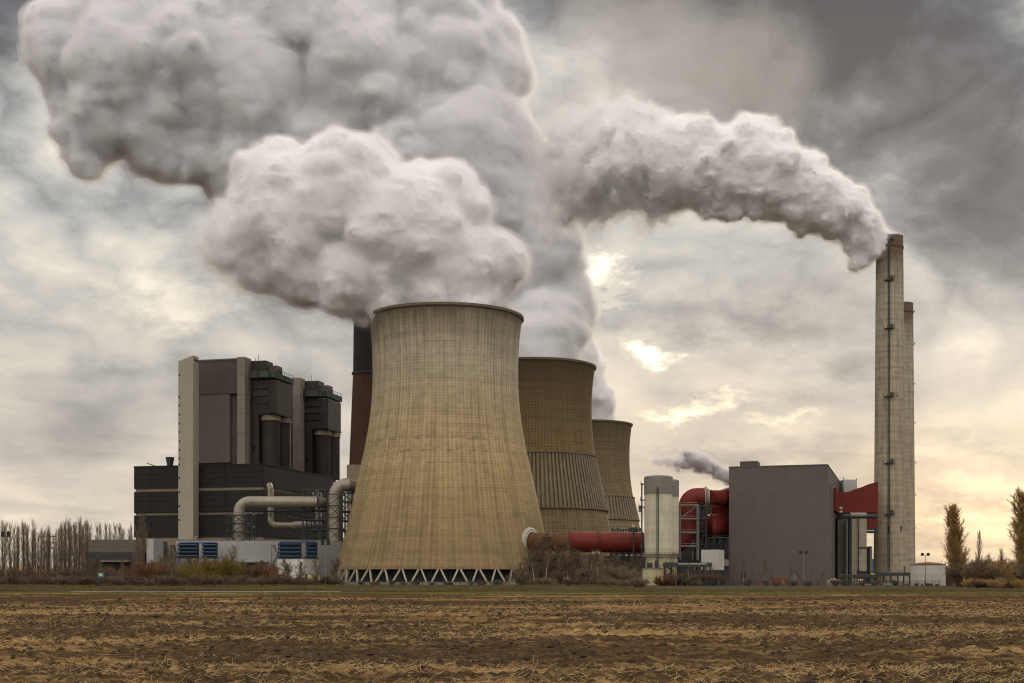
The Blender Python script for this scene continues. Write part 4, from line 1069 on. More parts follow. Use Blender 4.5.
# white tank room on legs
FB = Fr(719, 488, 24)
tk = thing('water_tank', FB.pt(-3, 2, 0), 'pale boxy tank on short legs below the red flues', 'tank')
ut = FB.u_at(701.3, 0); vt = FB.v_at(724.3, 0); za, zb = FB.z_at(570, 0, 0), FB.z_at(549.6, 0, 0)
fbox(FB, 'body', M['tank_white'], tk, ut, 0, 0, vt, za, zb)
for (u, v) in ((ut + 0.4, 0.4), (-0.4, 0.4), (-0.4, vt - 0.4), (ut + 0.4, vt - 0.4)): fbox(FB, 'leg', M['steel_dark'], tk, u - 0.2, u + 0.2, v - 0.2, v + 0.2, 0, za - 0.003)
D = 484
cv = thing('conveyor_bridge', (PX(690, D), D, 0), 'dark low conveyor bridge on posts in front of the riser frame', 'conveyor')
mb = MB(); mb.box(PX(664, D), PX(712, D), D, D + 3, PZ(567, D), PZ(562.5, D)); mb.build('deck', M['steel_dark'], cv)
mb = MB(); mb.box(PX(678, D), PX(707, D), D - 0.3, D - 0.003, PZ(564.4, D), PZ(563.3, D)); mb.build('pale_rail', M['flange'], cv)
for x in np.linspace(665, 711, 8):
    mb = MB(); mb.beam((PX(x, D), D + 1.5, 0), (PX(x, D), D + 1.5, PZ(567, D) - 0.003), 0.5); mb.build('post', M['steel_dark'], cv)
FD = Fr(729, 505, 17)
dk = thing('flue_gas_annex', (PX(705, 512), 512, 0), 'dark low annex behind saplings at the left foot of the grey block building', 'building')
mb = MB(); mb.box(PX(673, 512), PX(729, 512), 512, 516, 0, PZ(566, 512)); mb.build('wall', M['shed_dark'], dk)
mb = MB(); mb.box(PX(712, 512), PX(728, 512), 510, 511.9, PZ(566, 512), PZ(559.5, 512)); mb.build('roof_duct', M['steel_grey'], dk)

D = 575
an = thing('rear_annex', (PX(702, D), D, 0), 'dark building mass behind the riser, under the lower red flue', 'building')
mb = MB(); mb.box(PX(676, D), PX(731, D), D, D + 20, 0, PZ(543, D)); mb.build('wall', M['shed_dark'], an)
mb = MB(); mb.box(PX(699, D), PX(731, D), D + 4, D + 20, PZ(543, D) + 0.003, PZ(502.5, D)); mb.build('upper_wall', M['clad_bunker'], an)
D = 600
an = thing('rear_annex', (PX(626, D), D, 0), 'low dark building mass behind the trestle left of the silos', 'building')
mb = MB(); mb.box(PX(606, D), PX(646, D), D, D + 20, 0, PZ(556, D)); mb.build('wall', M['shed_dark'], an)
mb = MB(); mb.box(PX(615, D), PX(622, D), D + 1, D + 6, PZ(556, D) + 0.003, PZ(552, D)); mb.build('roof_box', M['steel_grey'], an)
# small fittings along the top of the flue
rgm = np.random.default_rng(4)
mb = MB()
for x in np.linspace(612, 640, 11):
    X = PX(x, 528); z = zc + 4.1; h = rgm.uniform(0.5, 1.6)
    mb.box(X - 0.35, X + 0.35, 527.6, 528.4, z, z + h)
mb.beam((PX(611, 528), 528, zc + 5.0), (PX(641, 528), 528, zc + 5.0), 0.2)
mb.build('top_fittings', M['steel_dark'], flue)
# ---------------------------------------------------------------- grey block building, chimneys, tank
PR = -R(17)
M['block'] = mk('brown_grey_cladding', (0.118, 0.101, 0.091), rough=0.6, var=0.05, scale=0.03, panel=(1.1, 9.5, 0.07, 0.1), phi=PR)
M['block_top'] = mk('roof_edge', (0.10, 0.09, 0.09), var=0.1)
M['column'] = grid_concrete('column_concrete', [(0, (0.36, 0.32, 0.24)), (1, (0.40, 0.36, 0.28))], 40, 12, 4.0, 0.15, 0.12, 0.3, 0, 5)
FR_ = Fr(827.6, 520, 17)
blk = thing('block_building', FR_.pt(0, 0, 0), 'large plain grey-brown block building between the red flues and the tall chimneys', 'building')
ul = FR_.u_at(729, 0); zt = FR_.z_at(465.2, 0, 0); vr = FR_.v_at(843.5, 0)
fbox(FR_, 'wall', M['block'], blk, ul, 0, 0, vr, 0, zt)
fbox(FR_, 'roof_coping', M['block_top'], blk, ul - 0.15, 0.15, -0.15, vr + 0.15, zt + 0.003, zt + 0.45)
fbox(FR_, 'roof_box', M['clad_mid'], blk, FR_.u_at(740, 3), FR_.u_at(757.5, 3), 3, 12, zt + 0.453, FR_.z_at(461.2, FR_.u_at(748, 3), 3))
ud = FR_.u_at(779, 0)
mb = MB(); va, vb2 = FR_.v_at(833.4, 0), FR_.v_at(838, 0)
FR_.box(mb, 0.003, 1.2, va, vb2, FR_.z_at(511, 0, va), FR_.z_at(488, 0, va)); mb.build('red_side_duct', M['red_flat'], blk)
for vv_ in (FR_.v_at(830.5, 0), FR_.v_at(839.5, 0)):
    mb = MB(); FR_.box(mb, 0.003, 0.4, vv_, vv_ + 1.0, 0, zt - 6); mb.build('downpipe', M['steel_grey'], blk)

fbox(FR_, 'door', M['steel_grey'], blk, FR_.u_at(792, 0), FR_.u_at(797, 0), -0.12, -0.003, 0, 4.2)
fbox(FR_, 'vent_grille', M['steel_dark'], blk, FR_.u_at(741, 0), FR_.u_at(746, 0), -0.12, -0.003, 3, 5)
# red gable duct into the chimney
D = 575
rd = thing('chimney_duct', (PX(857, D), D, PZ(512.5, D)), 'red sheet-metal duct with a rising top edge joining the block building to the tall chimney', 'duct')
mb = MB(); P2 = lambda x, y: (PX(x, D), D, PZ(y, D))
mb.prism([P2(836, 512.6), P2(836, 492.0), P2(849.3, 492.0), P2(868, 484.3), P2(878, 481.4), P2(878, 512.6)], (0, 9, 0)); mb.build('duct', M['red_flat'], rd)
mb = MB(); mb.box(PX(866.5, D), PX(878, D), D + 1, D + 8.5, PZ(528, D), PZ(512.6, D) - 0.003); mb.build('lower_chute', M['red_flat'], rd)
mb = MB(); mb.box(PX(866, D), PX(878, D), D + 0.5, D + 9, PZ(532.5, D), PZ(530.5, D)); mb.box(PX(866, D), PX(878, D), D + 0.5, D + 9, PZ(529.5, D), PZ(528.2, D)); mb.build('chute_beam', M['steel_dark'], rd)
D = 590
rb = thing('roof_plant_room', (PX(850, D), D, 0), 'pale grey box room showing above the red chimney duct', 'plant room')
mb = MB(); mb.box(PX(843.6, D), PX(857, D), D, D + 8, PZ(495, D), PZ(479.6, D)); mb.build('wall', M['hall_white'], rb)
mb = MB(); mb.box(PX(846, D), PX(855, D), D + 1, D + 7, 0, PZ(495, D) - 0.003); mb.build('column', M['column'], rb)
mb = MB(); mb.beam((PX(843.8, D), D + 0.2, PZ(479.6, D)), (PX(843.8, D), D + 0.2, PZ(477.6, D)), 0.3); mb.beam((PX(856.6, D), D + 0.2, PZ(479.6, D)), (PX(856.6, D), D + 0.2, PZ(478.4, D)), 0.3); mb.build('rail_post', M['steel_grey'], rb)
# columns below the duct
D = 570
col_t = thing('absorber_building', (PX(855, D), D, 0), 'beige columns and shafts below the red chimney duct', 'building')
for (x0, x1, y, d0, mt, nm) in ((840, 851.2, 517, 4, 'clad_mid2', 'back_wall'), (851.2, 858.0, 516, 0, 'column', 'shaft'), (858.2, 865.8, 515.5, -1.5, 'column', 'shaft')):
    mb = MB(); mb.box(PX(x0, D), PX(x1, D) - 0.02, D + d0, D + 8, 0 if x0 < 858 else PZ(571, D), PZ(y, D)); mb.build(nm, M[mt], col_t)
mb = MB(); mb.box(PX(857.8, D), PX(866.2, D), D - 2.2, D - 1.503, PZ(548.2, D), PZ(547.2, D)); mb.build('ledge', M['steel_dark'], col_t)
mb = MB(); mb.box(PX(857.5, D), PX(866.2, D), D - 1.6, D + 7, PZ(579, D), PZ(571, D) - 0.003); mb.build('base_room', M['shed_dark'], col_t)
for x in (846, 849.6):
    mb = MB(); mb.tube([(PX(x, D), D - 1.2, 0), (PX(x, D), D - 1.2, PZ(514, D))], 0.45 if x < 847 else 0.75, 12); mb.build('standing_pipe', M['steel_dark'] if x > 847 else M['steel_grey'], col_t, smooth=True)
D = 560
ww = thing('covered_walkway', (PX(860, D), D, PZ(518, D)), 'dark covered walkway from the block building to the chimney, below the red duct', 'walkway')
mb = MB(); mb.tube([(PX(840, D), D, PZ(516.3, D)), (PX(876, D), D, PZ(516.3, D))], 1.0, 12); mb.build('tube', M['steel_dark'], ww, smooth=True)
mb = MB(); mb.tube([(PX(850, D), D, PZ(515.2, D)), (PX(866, D), D, PZ(515.2, D))], 1.15, 12); mb.build('pale_sleeve', M['silver2'], ww, smooth=True)
mb = MB(); mb.box(PX(838.4, D), PX(842, D), D - 1, D + 1, PZ(519.4, D), PZ(513.5, D)); mb.build('end_cabin', M['black'], ww)
mb = MB(); mb.box(PX(839, D), PX(842, D), D - 0.9, D + 0.9, PZ(509, D), PZ(507, D)); mb.box(PX(839, D), PX(842, D), D - 0.9, D + 0.9, PZ(512.6, D), PZ(510.6, D)); mb.build('lamp_box', M['cream'], ww)
D = 680
ft = thing('far_stair_tower', (PX(869, D), D, 0), 'far dark slim tower seen through the gap left of the chimney foot', 'tower')
mb = MB(); mb.box(PX(866.2, D), PX(870, D), D, D + 6, 0, PZ(547, D)); mb.build('dark_shaft', M['black'], ft)
mb = MB(); mb.box(PX(870, D) + 0.003, PX(872.4, D), D + 0.3, D + 6, 0, PZ(546.2, D)); mb.build('pale_shaft', M['strip_pale'], ft)
mb = MB(); mb.box(PX(872.6, D), PX(874.6, D), D + 1, D + 5, 0, PZ(559, D)); mb.build('blue_panel', M['truck_blue'], ft)

M['stack'] = grid_concrete('chimney_concrete', [(0, (0.37, 0.325, 0.24)), (0.4, (0.36, 0.315, 0.235)), (0.85, (0.38, 0.34, 0.265)), (0.955, (0.33, 0.29, 0.23)), (0.975, (0.16, 0.10, 0.07)), (1.0, (0.12, 0.075, 0.055))],
                           158, 12, 2.45, 0.10, 0.24, 0.62, 0.0, 6.5, dirt=(0.13, 0.10, 0.07), scale=1.8, topstain=0.7)
def stack(x0, x1, D, yt, r0, r1, label, cyl_platforms, side):
    X = PX(x0, D); k = D / F; zt = PZ(yt, D)
    t = thing('tall_chimney', (X, D, 0), label, 'chimney', 'pair of tall pale concrete chimneys')
    Rb, Rt = r1 * k, r0 * k
    prof = [(Rb + (Rt - Rb) * s2, zt * s2) for s2 in np.linspace(0, 1, 24)]
    mb = MB(); mb.lathe(X, D, prof + [(Rt - 0.5, zt), (Rt - 0.5, zt - 12)], 96); mb.build('shaft', M['stack'], t, smooth=True)
    mb = MB()
    for y in (zt - 5.6,): mb.lathe(X, D, [(Rt + 0.03, y), (Rt + 0.28, y), (Rt + 0.28, y + 0.7), (Rt + 0.03, y + 0.7)], 64, cap=False)
    mb.build('top_band', M['rust'], t)
    rad = lambda z: Rb + (Rt - Rb) * z / zt
    if side:    # seen from the side: small brackets stick out of the edge
        for y in (311.5, 344, 384, 423, 463, 495, 528):
            z = PZ(y, D); r_ = rad(z); mb = MB(); mb.box(X + r_ - 0.1, X + r_ + 0.9, D - 0.8, D + 0.8, z - 0.15, z + 0.15); mb.beam((X + r_ + 0.85, D, z), (X + r_ + 0.85, D, z + 1.1), 0.15)
            mb.build('bracket', M['steel_dark'], t)
        return t
    a = -0.33
    mb = MB()
    for da in (-0.05, 0.05):
        mb.tube([(X + (rad(z) + 0.35) * math.sin(a + da), D - (rad(z) + 0.35) * math.cos(a + da), z) for z in (6, zt - 2)], 0.14, 4)
    z = 6.0
    while z < zt - 2:
        q = rad(z) + 0.35
        mb.beam((X + q * math.sin(a - 0.05), D - q * math.cos(a - 0.05), z), (X + q * math.sin(a + 0.05), D - q * math.cos(a + 0.05), z), 0.13); z += 0.9
    mb.build('ladder', M['steel_dark'], t)
    for y in cyl_platforms:
        z = PZ(y, D); r_ = rad(z); mb = MB()
        mb.lathe(X, D, [(r_ + 0.02, z - 0.15), (r_ + 1.3, z - 0.15), (r_ + 1.3, z + 0.1), (r_ + 0.02, z + 0.1)], 8, cap=False, a0=a - 0.28, a1=a + 0.34)
        for i in range(4):
            aa = a - 0.28 + 0.62 * i / 3; q = r_ + 1.25; mb.beam((X + q * math.sin(aa), D - q * math.cos(aa), z), (X + q * math.sin(aa), D - q * math.cos(aa), z + (1.2 if i < 3 else 2.0)), 0.16)
        mb.box(X + (r_ + 0.6) * math.sin(a + 0.2) - 0.5, X + (r_ + 0.6) * math.sin(a + 0.2) + 0.5, D - (r_ + 1.2) * math.cos(a), D - (r_ + 0.2) * math.cos(a), z + 0.1, z + 1.9)
        mb.build('platform', M['steel_dark'], t)
    for (xw, y0, y1) in ((884.2, 526, 534), (897.2, 526, 532), (907.0, 526.5, 532), (893.0, 397, 398.2)):
        z = (PZ(y0, D) + PZ(y1, D)) / 2; r_ = rad(z); aw = math.asin(max(-0.97, min(0.97, (PX(xw, D) - X) / r_)))
        q = r_ + 0.05; mb = MB(); c_ = (X + q * math.sin(aw), D - q * math.cos(aw)); hw = 0.38
        mb.hexa([(c_[0] - hw * math.cos(aw), c_[1] - hw * math.sin(aw), PZ(y1, D)), (c_[0] + hw * math.cos(aw), c_[1] + hw * math.sin(aw), PZ(y1, D)), (c_[0] + hw * math.cos(aw) - 0.3 * math.sin(aw), c_[1] + hw * math.sin(aw) + 0.3 * math.cos(aw), PZ(y1, D)), (c_[0] - hw * math.cos(aw) - 0.3 * math.sin(aw), c_[1] - hw * math.sin(aw) + 0.3 * math.cos(aw), PZ(y1, D)),
                 (c_[0] - hw * math.cos(aw), c_[1] - hw * math.sin(aw), PZ(y0, D)), (c_[0] + hw * math.cos(aw), c_[1] + hw * math.sin(aw), PZ(y0, D)), (c_[0] + hw * math.cos(aw) - 0.3 * math.sin(aw), c_[1] + hw * math.sin(aw) + 0.3 * math.cos(aw), PZ(y0, D)), (c_[0] - hw * math.cos(aw) - 0.3 * math.sin(aw), c_[1] - hw * math.sin(aw) + 0.3 * math.cos(aw), PZ(y0, D))])
        mb.build('slot_window', M['black'], t)
    return t
stack(889.6, 0, 600, 237.2, 13.1, 15.6, 'taller front chimney with a brown top and a ladder of small platforms', (243, 283, 331, 398.5, 464.5, 515), False)
stack(902.2, 0, 745, 303.8, 10.5, 12.8, 'rear chimney showing as a strip behind the right side of the taller one', (), True)
# platform at the chimney foot
D = 566
pf = thing('loading_platform', (PX(890, D), D, 0), 'dark raised platform on posts round the foot of the tall chimney', 'platform')
mb = MB(); mb.box(PX(870, D), PX(911, D), D, D + 14, PZ(580.4, D) + 2.0, PZ(577.6, D) + 2.2); mb.build('deck', M['steel_dark'], pf)
for x in (871, 877, 884, 891, 898, 904, 910):
    mb = MB(); mb.beam((PX(x, D), D + 0.4, 0), (PX(x, D), D + 0.4, PZ(580.4, D) + 1.997), 0.45); mb.build('post', M['steel_dark'], pf)
mb = MB()
for x in np.linspace(870, 911, 14): mb.beam((PX(x, D), D + 0.2, PZ(577.6, D) + 2.2), (PX(x, D), D + 0.2, PZ(577.6, D) + 3.4), 0.12)
for h in (2.8, 3.4): mb.beam((PX(870, D), D + 0.2, PZ(577.6, D) + h), (PX(911, D), D + 0.2, PZ(577.6, D) + h), 0.12)
mb.build('railing', M['steel_grey'], pf)
mb = MB(); mb.box(PX(905, D), PX(910, D), D - 0.4, D + 2, PZ(577.6, D) + 2.203, PZ(577.6, D) + 5); mb.build('cabinet', M['beige'], pf)
mb = MB(); mb.box(PX(870.5, D), PX(874.5, D), D - 0.2, D - 0.003, PZ(577.6, D) + 0.9, PZ(577.6, D) + 1.9); mb.build('yellow_panel', M['yellow'], pf)
D = 520
fw = thing('pipe_rack', (PX(856, D), D, 0), 'low pipe rack with railings along the side of the block building', 'pipe rack')
mb = MB()
for h in (575.0, 577.5): mb.beam((PX(838, D), D, PZ(h, D)), (PX(876, D), D, PZ(h, D)), 0.35)
for x in np.linspace(838, 876, 8): mb.beam((PX(x, D), D, 0), (PX(x, D), D, PZ(574, D)), 0.25)
mb.build('frame', M['steel_dark'], fw)
mb = MB(); mb.tube([(PX(838, D), D + 0.8, PZ(576, D)), (PX(876, D), D + 0.8, PZ(576, D))], 0.35, 8); mb.build('pipe', M['silver2'], fw, smooth=True)

def cabin(x0, x1, y0, D, mat, label, group=None, nm='site_cabin', cat='cabin'):
    X0, X1 = PX(x0, D), PX(x1, D); zt = PZ(y0, D)
    t = thing(nm, ((X0 + X1) / 2, D, 0), label, cat, group)
    mb = MB(); mb.box(X0, X1, D, D + 3.2, 0.15, zt); mb.build('wall', M[mat], t)
    mb = MB(); mb.box(X0 - 0.1, X1 + 0.1, D - 0.1, D + 3.3, zt + 0.003, zt + 0.18); mb.build('roof', M['steel_grey'], t)
    mb = MB(); w_ = (X1 - X0); mb.box(X0 + w_ * 0.6, X0 + w_ * 0.8, D - 0.06, D - 0.003, 0.3, zt * 0.75); mb.build('door', M['steel_grey'], t)
    return t
M['red_shed'] = mk('red_door_paint', (0.20, 0.045, 0.030), var=0.1, panel=(0.8, 6, 0.2, 0.08))
M['orange'] = mk('orange_red_paint', (0.50, 0.06, 0.03), var=0.15)
cabin(773.8, 787, 577.6, 470, 'red_shed', 'dull red shed against the foot of the grey block wall', nm='red_shed', cat='shed')
cabin(757.3, 764, 584.4, 440, 'orange', 'small bright red skip near the red shed', nm='waste_skip', cat='skip')
cabin(864, 880, 584.0, 470, 'hall_white', 'white site cabin left of the chimney foot', 'white cabins near the chimney foot')
cabin(885.5, 902.5, 583.0, 470, 'hall_white', 'white site cabin under the chimney platform', 'white cabins near the chimney foot')
cabin(511.5, 531, 579.3, 480, 'flange', 'long white container at the right foot of the nearest cooling tower', nm='white_container', cat='container')
cabin(307, 320, 574.5, 520, 'cream', 'cream cabin at the right foot of the white cube building')
# silver bundles at the corner of the block
D = 450
for i, (x, r_) in enumerate(((829, 1.3), (833.5, 1.7), (838, 1.4))):
    t = thing('wrapped_bale', (PX(x, D), D, 0), ('silver wrapped bale nearest the grey wall corner', 'biggest of the three silver wrapped bales', 'silver wrapped bale farthest from the grey wall corner')[i], 'bale', 'silver wrapped bales')
    mb = MB(); mb.lathe(PX(x, D), D, [(r_, 0), (r_ * 1.03, r_ * 0.6), (r_ * 0.8, r_ * 1.3), (r_ * 0.3, r_ * 1.55)], 14); mb.build('wrap', M['silver2'], t)
# white round tank
D = 462
X = PX(928, D); r_ = 16.8 * D / F; zt = PZ(565.3, D)
wt = thing('round_tank', (X, D, 0), 'low round white storage tank between the chimney and the right poplars', 'tank')
M['tank_shell'] = mk('tank_shell', (0.50, 0.47, 0.44), var=0.06, panel=(4.0, 2.0, 0.15, 0.08), streak=0.15)
mb = MB(); mb.lathe(X, D, [(r_, 0), (r_, zt)], 64); mb.build('shell', M['tank_shell'], wt, smooth=True)
mb = MB(); mb.lathe(X, D, [(r_ + 0.1, zt + 0.003), (r_ + 0.1, zt + 0.25), (r_ * 0.6, zt + 0.9), (0.05, zt + 1.15)], 64); mb.build('roof', M['rust'], wt, smooth=True)
mb = MB(); mb.box(X + r_ + 0.15, X + r_ + 0.75, D - 0.5, D + 0.5, 0, zt - 0.4); mb.build('red_post', M['red_flat'], wt)
mb = MB(); mb.box(X + r_ + 1.2, X + r_ + 3.8, D + 3, D + 6, 0, zt - 1); 
cab = mb.build('dark_shed', M['shed_dark']); tag(cab, 'narrow dark shed touching the right side of the round tank', 'shed')

# fences
def fence(x0, x1, D, h, label, n):
    X0, X1 = PX(x0, D), PX(x1, D)
    t = thing('wire_fence', ((X0 + X1) / 2, D, 0), label, 'fence', 'wire fences along the plant edge')
    for x in np.linspace(X0, X1, n):
        mb = MB(); mb.beam((x, D, 0), (x, D, h), 0.12); mb.build('post', M['steel_dark'], t)
    mb = MB(); k = int((X1 - X0) / 0.5)
    for i in range(k):
        x = X0 + (X1 - X0) * i / k; mb.beam((x, D, 0.1), (x, D, h - 0.1), 0.035)
    for z in np.linspace(0.2, h - 0.1, 8): mb.beam((X0, D, z), (X1, D, z), 0.035)
    mb.build('mesh_panel', M['steel_dark'], t)
fence(690, 940, 420, 1.9, 'dark wire fence in front of the grey block building and chimney foot', 34)
fence(340, 528, 470, 2.0, 'dark wire fence before the foot of the nearest cooling tower', 26)
# ---------------------------------------------------------------- ground
def soil_material():
    m = bpy.data.materials.new('ploughed_soil'); m.use_nodes = True
    t = NT(m.node_tree); b = m.node_tree.nodes['Principled BSDF']
    co = t.n('ShaderNodeTexCoord').outputs['Object']
    band = t.noise(t.vmath('MULTIPLY', co, (0.055, 0.16, 1)), 1.0, 5, 0.6, 0.4)
    patch = t.noise(t.vmath('MULTIPLY', co, (0.16, 0.42, 1)), 1.0, 6, 0.65)
    fine = t.noise(t.vmath('MULTIPLY', co, (1.2, 3.0, 1)), 1.0, 6, 0.7)
    tiny = t.noise(t.vmath('MULTIPLY', co, (9.0, 16.0, 6)), 1.0, 4, 0.7)
    soil = t.ramp(fine, [(0.30, (0.020, 0.0135, 0.009)), (0.5, (0.055, 0.036, 0.021)), (0.7, (0.125, 0.082, 0.045))])
    straw = t.ramp(t.noise(t.vmath('MULTIPLY', co, (0.6, 2.4, 1)), 1.3, 5, 0.7), [(0.3, (0.14, 0.088, 0.040)), (0.55, (0.30, 0.192, 0.085)), (0.75, (0.54, 0.36, 0.165))])
    gold = (0.50, 0.30, 0.11)
    farb = t.noise(t.vmath('MULTIPLY', co, (0.022, 0.050, 1)), 1.0, 5, 0.62, 0.5)
    f = t.math('ADD', t.math('ADD', t.math('MULTIPLY', band, 0.50), t.math('MULTIPLY', patch, 0.34)), t.math('MULTIPLY', fine, 0.34))
    f = t.math('MULTIPLY_ADD', t.math('SUBTRACT', farb, 0.5), 0.55, f)
    mask = t.rng(f, 0.575, 0.71, 0.0, 1.0, True)
    speck = t.rng(tiny, 0.50, 0.66)
    mask = t.math('MULTIPLY', mask, t.rng(tiny, 0.30, 0.58, 0.25, 1.0))
    mask = t.math('MAXIMUM', mask, t.math('MULTIPLY', speck, 0.30))
    col = t.mix(mask, soil, straw)
    gm = t.noise(t.vmath('MULTIPLY', co, (0.05, 0.5, 1)), 1.0, 4, 0.65)
    col = t.mix(t.math('MULTIPLY', t.math('MULTIPLY', t.rng(gm, 0.56, 0.68), mask), 0.75), col, gold)
    t.put(b, 'Base Color', col); t.put(b, 'Roughness', 0.95); t.put(b, 'Specular IOR Level', 0.0)
    bp = t.n('ShaderNodeBump'); t.put(bp, 'Strength', 0.7); t.put(bp, 'Distance', 0.05); t.put(bp, 'Height', tiny); t.put(b, 'Normal', bp.outputs[0])
    return m
M['soil'] = soil_material()
def grass_material(name, a, b_, c_):
    m = bpy.data.materials.new(name); m.use_nodes = True
    t = NT(m.node_tree); b = m.node_tree.nodes['Principled BSDF']
    co = t.n('ShaderNodeTexCoord').outputs['Object']
    n1 = t.noise(t.vmath('MULTIPLY', co, (0.06, 0.2, 1)), 1.0, 5, 0.65); n2 = t.noise(co, 1.4, 4, 0.7)
    col = t.ramp(t.math('ADD', t.math('MULTIPLY', n1, 0.6), t.math('MULTIPLY', n2, 0.4)), [(0.35, a), (0.5, b_), (0.65, c_)])
    t.put(b, 'Base Color', col); t.put(b, 'Roughness', 0.95); t.put(b, 'Specular IOR Level', 0.0)
    return m
M['verge'] = grass_material('verge_grass', (0.055, 0.060, 0.018), (0.070, 0.082, 0.022), (0.14, 0.105, 0.045))
M['bank'] = grass_material('rough_bank_grass', (0.030, 0.024, 0.014), (0.060, 0.050, 0.024), (0.095, 0.080, 0.034))
M['yard'] = grass_material('yard_ground', (0.04, 0.035, 0.025), (0.07, 0.06, 0.04), (0.11, 0.09, 0.06))
M['asphalt'] = mk('road_asphalt', (0.06, 0.058, 0.055), var=0.15)
M['kerb'] = mk('kerb_concrete', (0.30, 0.28, 0.25), var=0.15)

FY0, FY1 = 17.0, 196.0
def noise2(x, y, scale, oct_, seed):
    L = np.random.default_rng(seed).random((256, 256)).astype(np.float32)
    out = 0; a = 1.0; tot = 0
    for k in range(oct_):
        qx = x * scale * 2.03 ** k + seed * 3.7; qy = y * scale * 2.03 ** k + seed * 1.9 + k * 11
        ix = np.floor(qx).astype(np.int64); iy = np.floor(qy).astype(np.int64); fx = qx - ix; fy = qy - iy
        fx = fx * fx * (3 - 2 * fx); fy = fy * fy * (3 - 2 * fy)
        i0, i1, j0, j1 = ix & 255, (ix + 1) & 255, iy & 255, (iy + 1) & 255
        out = out + a * ((L[i0, j0] * (1 - fx) + L[i1, j0] * fx) * (1 - fy) + (L[i0, j1] * (1 - fx) + L[i1, j1] * fx) * fy)
        tot += a; a *= 0.55
    return out / tot
def field_height(x, y):
    h = (noise2(x * 0.3, y, 0.16, 3, 1) - 0.5) * 0.34
    h += (noise2(x * 0.35, y, 0.75, 4, 2) - 0.5) * 0.20
    clod = noise2(x, y, 2.2, 4, 3); h += np.maximum(clod - 0.5, 0) ** 1.3 * 0.70
    h += (noise2(x * 0.8, y, 7.0, 2, 4) - 0.5) * 0.05
    return h - 0.05
rows, cols = 620, 900
s2 = np.linspace(1 / FY0, 1 / FY1, rows); Y = 1 / s2
T_ = np.linspace(-0.72, 0.72, cols)
YY, TT = np.meshgrid(Y, T_, indexing='ij'); XX = YY * TT
ZZ = field_height(XX, YY); edge = np.clip((FY1 - YY) / 8, 0, 1); ZZ = ZZ * (0.3 + 0.7 * edge)
V = np.stack([XX, YY, ZZ], -1).reshape(-1, 3)
I = np.arange(rows * cols).reshape(rows, cols)
Qf = np.stack([I[:-1, :-1], I[:-1, 1:], I[1:, 1:], I[1:, :-1]], -1).reshape(-1, 4)
fo = bpy.data.objects.new('field', raw_mesh('field', V, Qf, M['soil'], True)); C.objects.link(fo); tag(fo, kind='structure')
bank_rise = lambda x: 0.18 + 0.82 * float(np.clip((28 - x) / 12, 0, 1))
def sheet(name, mat, x0, x1, prof, nx=60, jit=0.0, rise=None):
    """strip running left-right; prof = [(y, z), ...]"""
    xs = np.linspace(x0, x1, nx); V = []; rng = np.random.default_rng(len(name))
    for x in xs:
        k_ = 1.0 if rise is None else rise(x)
        for (y, z) in prof: V.append((x, y, (z + (rng.random() - 0.5) * jit) * (k_ if z > 0 else 1)))
    m_ = len(prof); Q = [(i * m_ + j, (i + 1) * m_ + j, (i + 1) * m_ + j + 1, i * m_ + j + 1) for i in range(nx - 1) for j in range(m_ - 1)]
    o = bpy.data.objects.new(name, raw_mesh(name, np.array(V), np.array(Q), mat, True)); C.objects.link(o); tag(o, kind='structure'); return o
sheet('ground', M['yard'], -14000, 14000, [(-14000, -0.6), (8, -0.6), (16, -0.55), (14000, -0.6)], 3)
sheet('near_field', M['soil'], -60, 60, [(-40, -0.1), (5, -0.1), (17.2, -0.12)], 30)
sheet('verge', M['verge'], -260, 260, [(194, -0.3), (195, -0.02), (200, 0.04), (208, 0.02), (214.0, 0.0), (214.2, -0.4)], 200, 0.06)
sheet('road', M['asphalt'], -260, 260, [(214.0, -0.06), (221.0, -0.06)], 4)
mb = MB(); mb.box(PX(72, 219), PX(341, 219), 218.4, 218.8, -0.1, 0.12); k_ = mb.build('kerb', M['kerb']); tag(k_, kind='structure')
sheet('bank', M['bank'], -300, 300, [(220.5, -0.3), (221.5, 0.0), (226, 0.35), (232, 0.75), (238, 0.85), (246, 0.8), (256, 0.4), (268, 0.0), (270, -0.4)], 400, 0.28, rise=bank_rise)
sheet('yard', M['yard'], -700, 700, [(262, -0.05), (300, 0.0), (600, 0.0), (1500, 0.0), (1500.5, -0.6)], 4)

# straw and clods lying on the field: nobody could count them
def seg_mesh(P0, P1, r0, r1, sides=3):
    P0 = np.asarray(P0, float); P1 = np.asarray(P1, float); n = len(P0)
    d = P1 - P0; L = np.linalg.norm(d, axis=1, keepdims=True); d = d / np.maximum(L, 1e-9)
    a = np.where(np.abs(d[:, 2:3]) < 0.9, np.array([[0, 0, 1.0]]), np.array([[1.0, 0, 0]]))
    x = np.cross(d, a); x /= np.linalg.norm(x, axis=1, keepdims=True); y = np.cross(d, x)
    V = []
    for P, r in ((P0, r0), (P1, r1)):
        r = np.asarray(r, float).reshape(-1, 1)
        for k in range(sides):
            t = 2 * math.pi * k / sides
            V.append(P + (x * math.cos(t) + y * math.sin(t)) * r)
    V = np.stack(V, 1).reshape(-1, 3)
    b = np.arange(n)[:, None] * (2 * sides)
    Q = [np.concatenate([b + k, b + (k + 1) % sides, b + sides + (k + 1) % sides, b + sides + k], 1) for k in range(sides)]
    return V, np.concatenate(Q)
rg = np.random.default_rng(21)
n = 60000
yy = 17.5 + (rg.random(n) ** 1.8) * 85; xx = (rg.random(n) - 0.5) * 0.92 * yy
keep = noise2(xx * 0.3, yy, 0.16, 4, 8) + rg.random(n) * 0.28 > 0.63 + 0.10 * np.clip((yy - 19) / 10, 0, 1)
xx, yy = xx[keep], yy[keep]; n = len(xx)
zz = field_height(xx, yy)
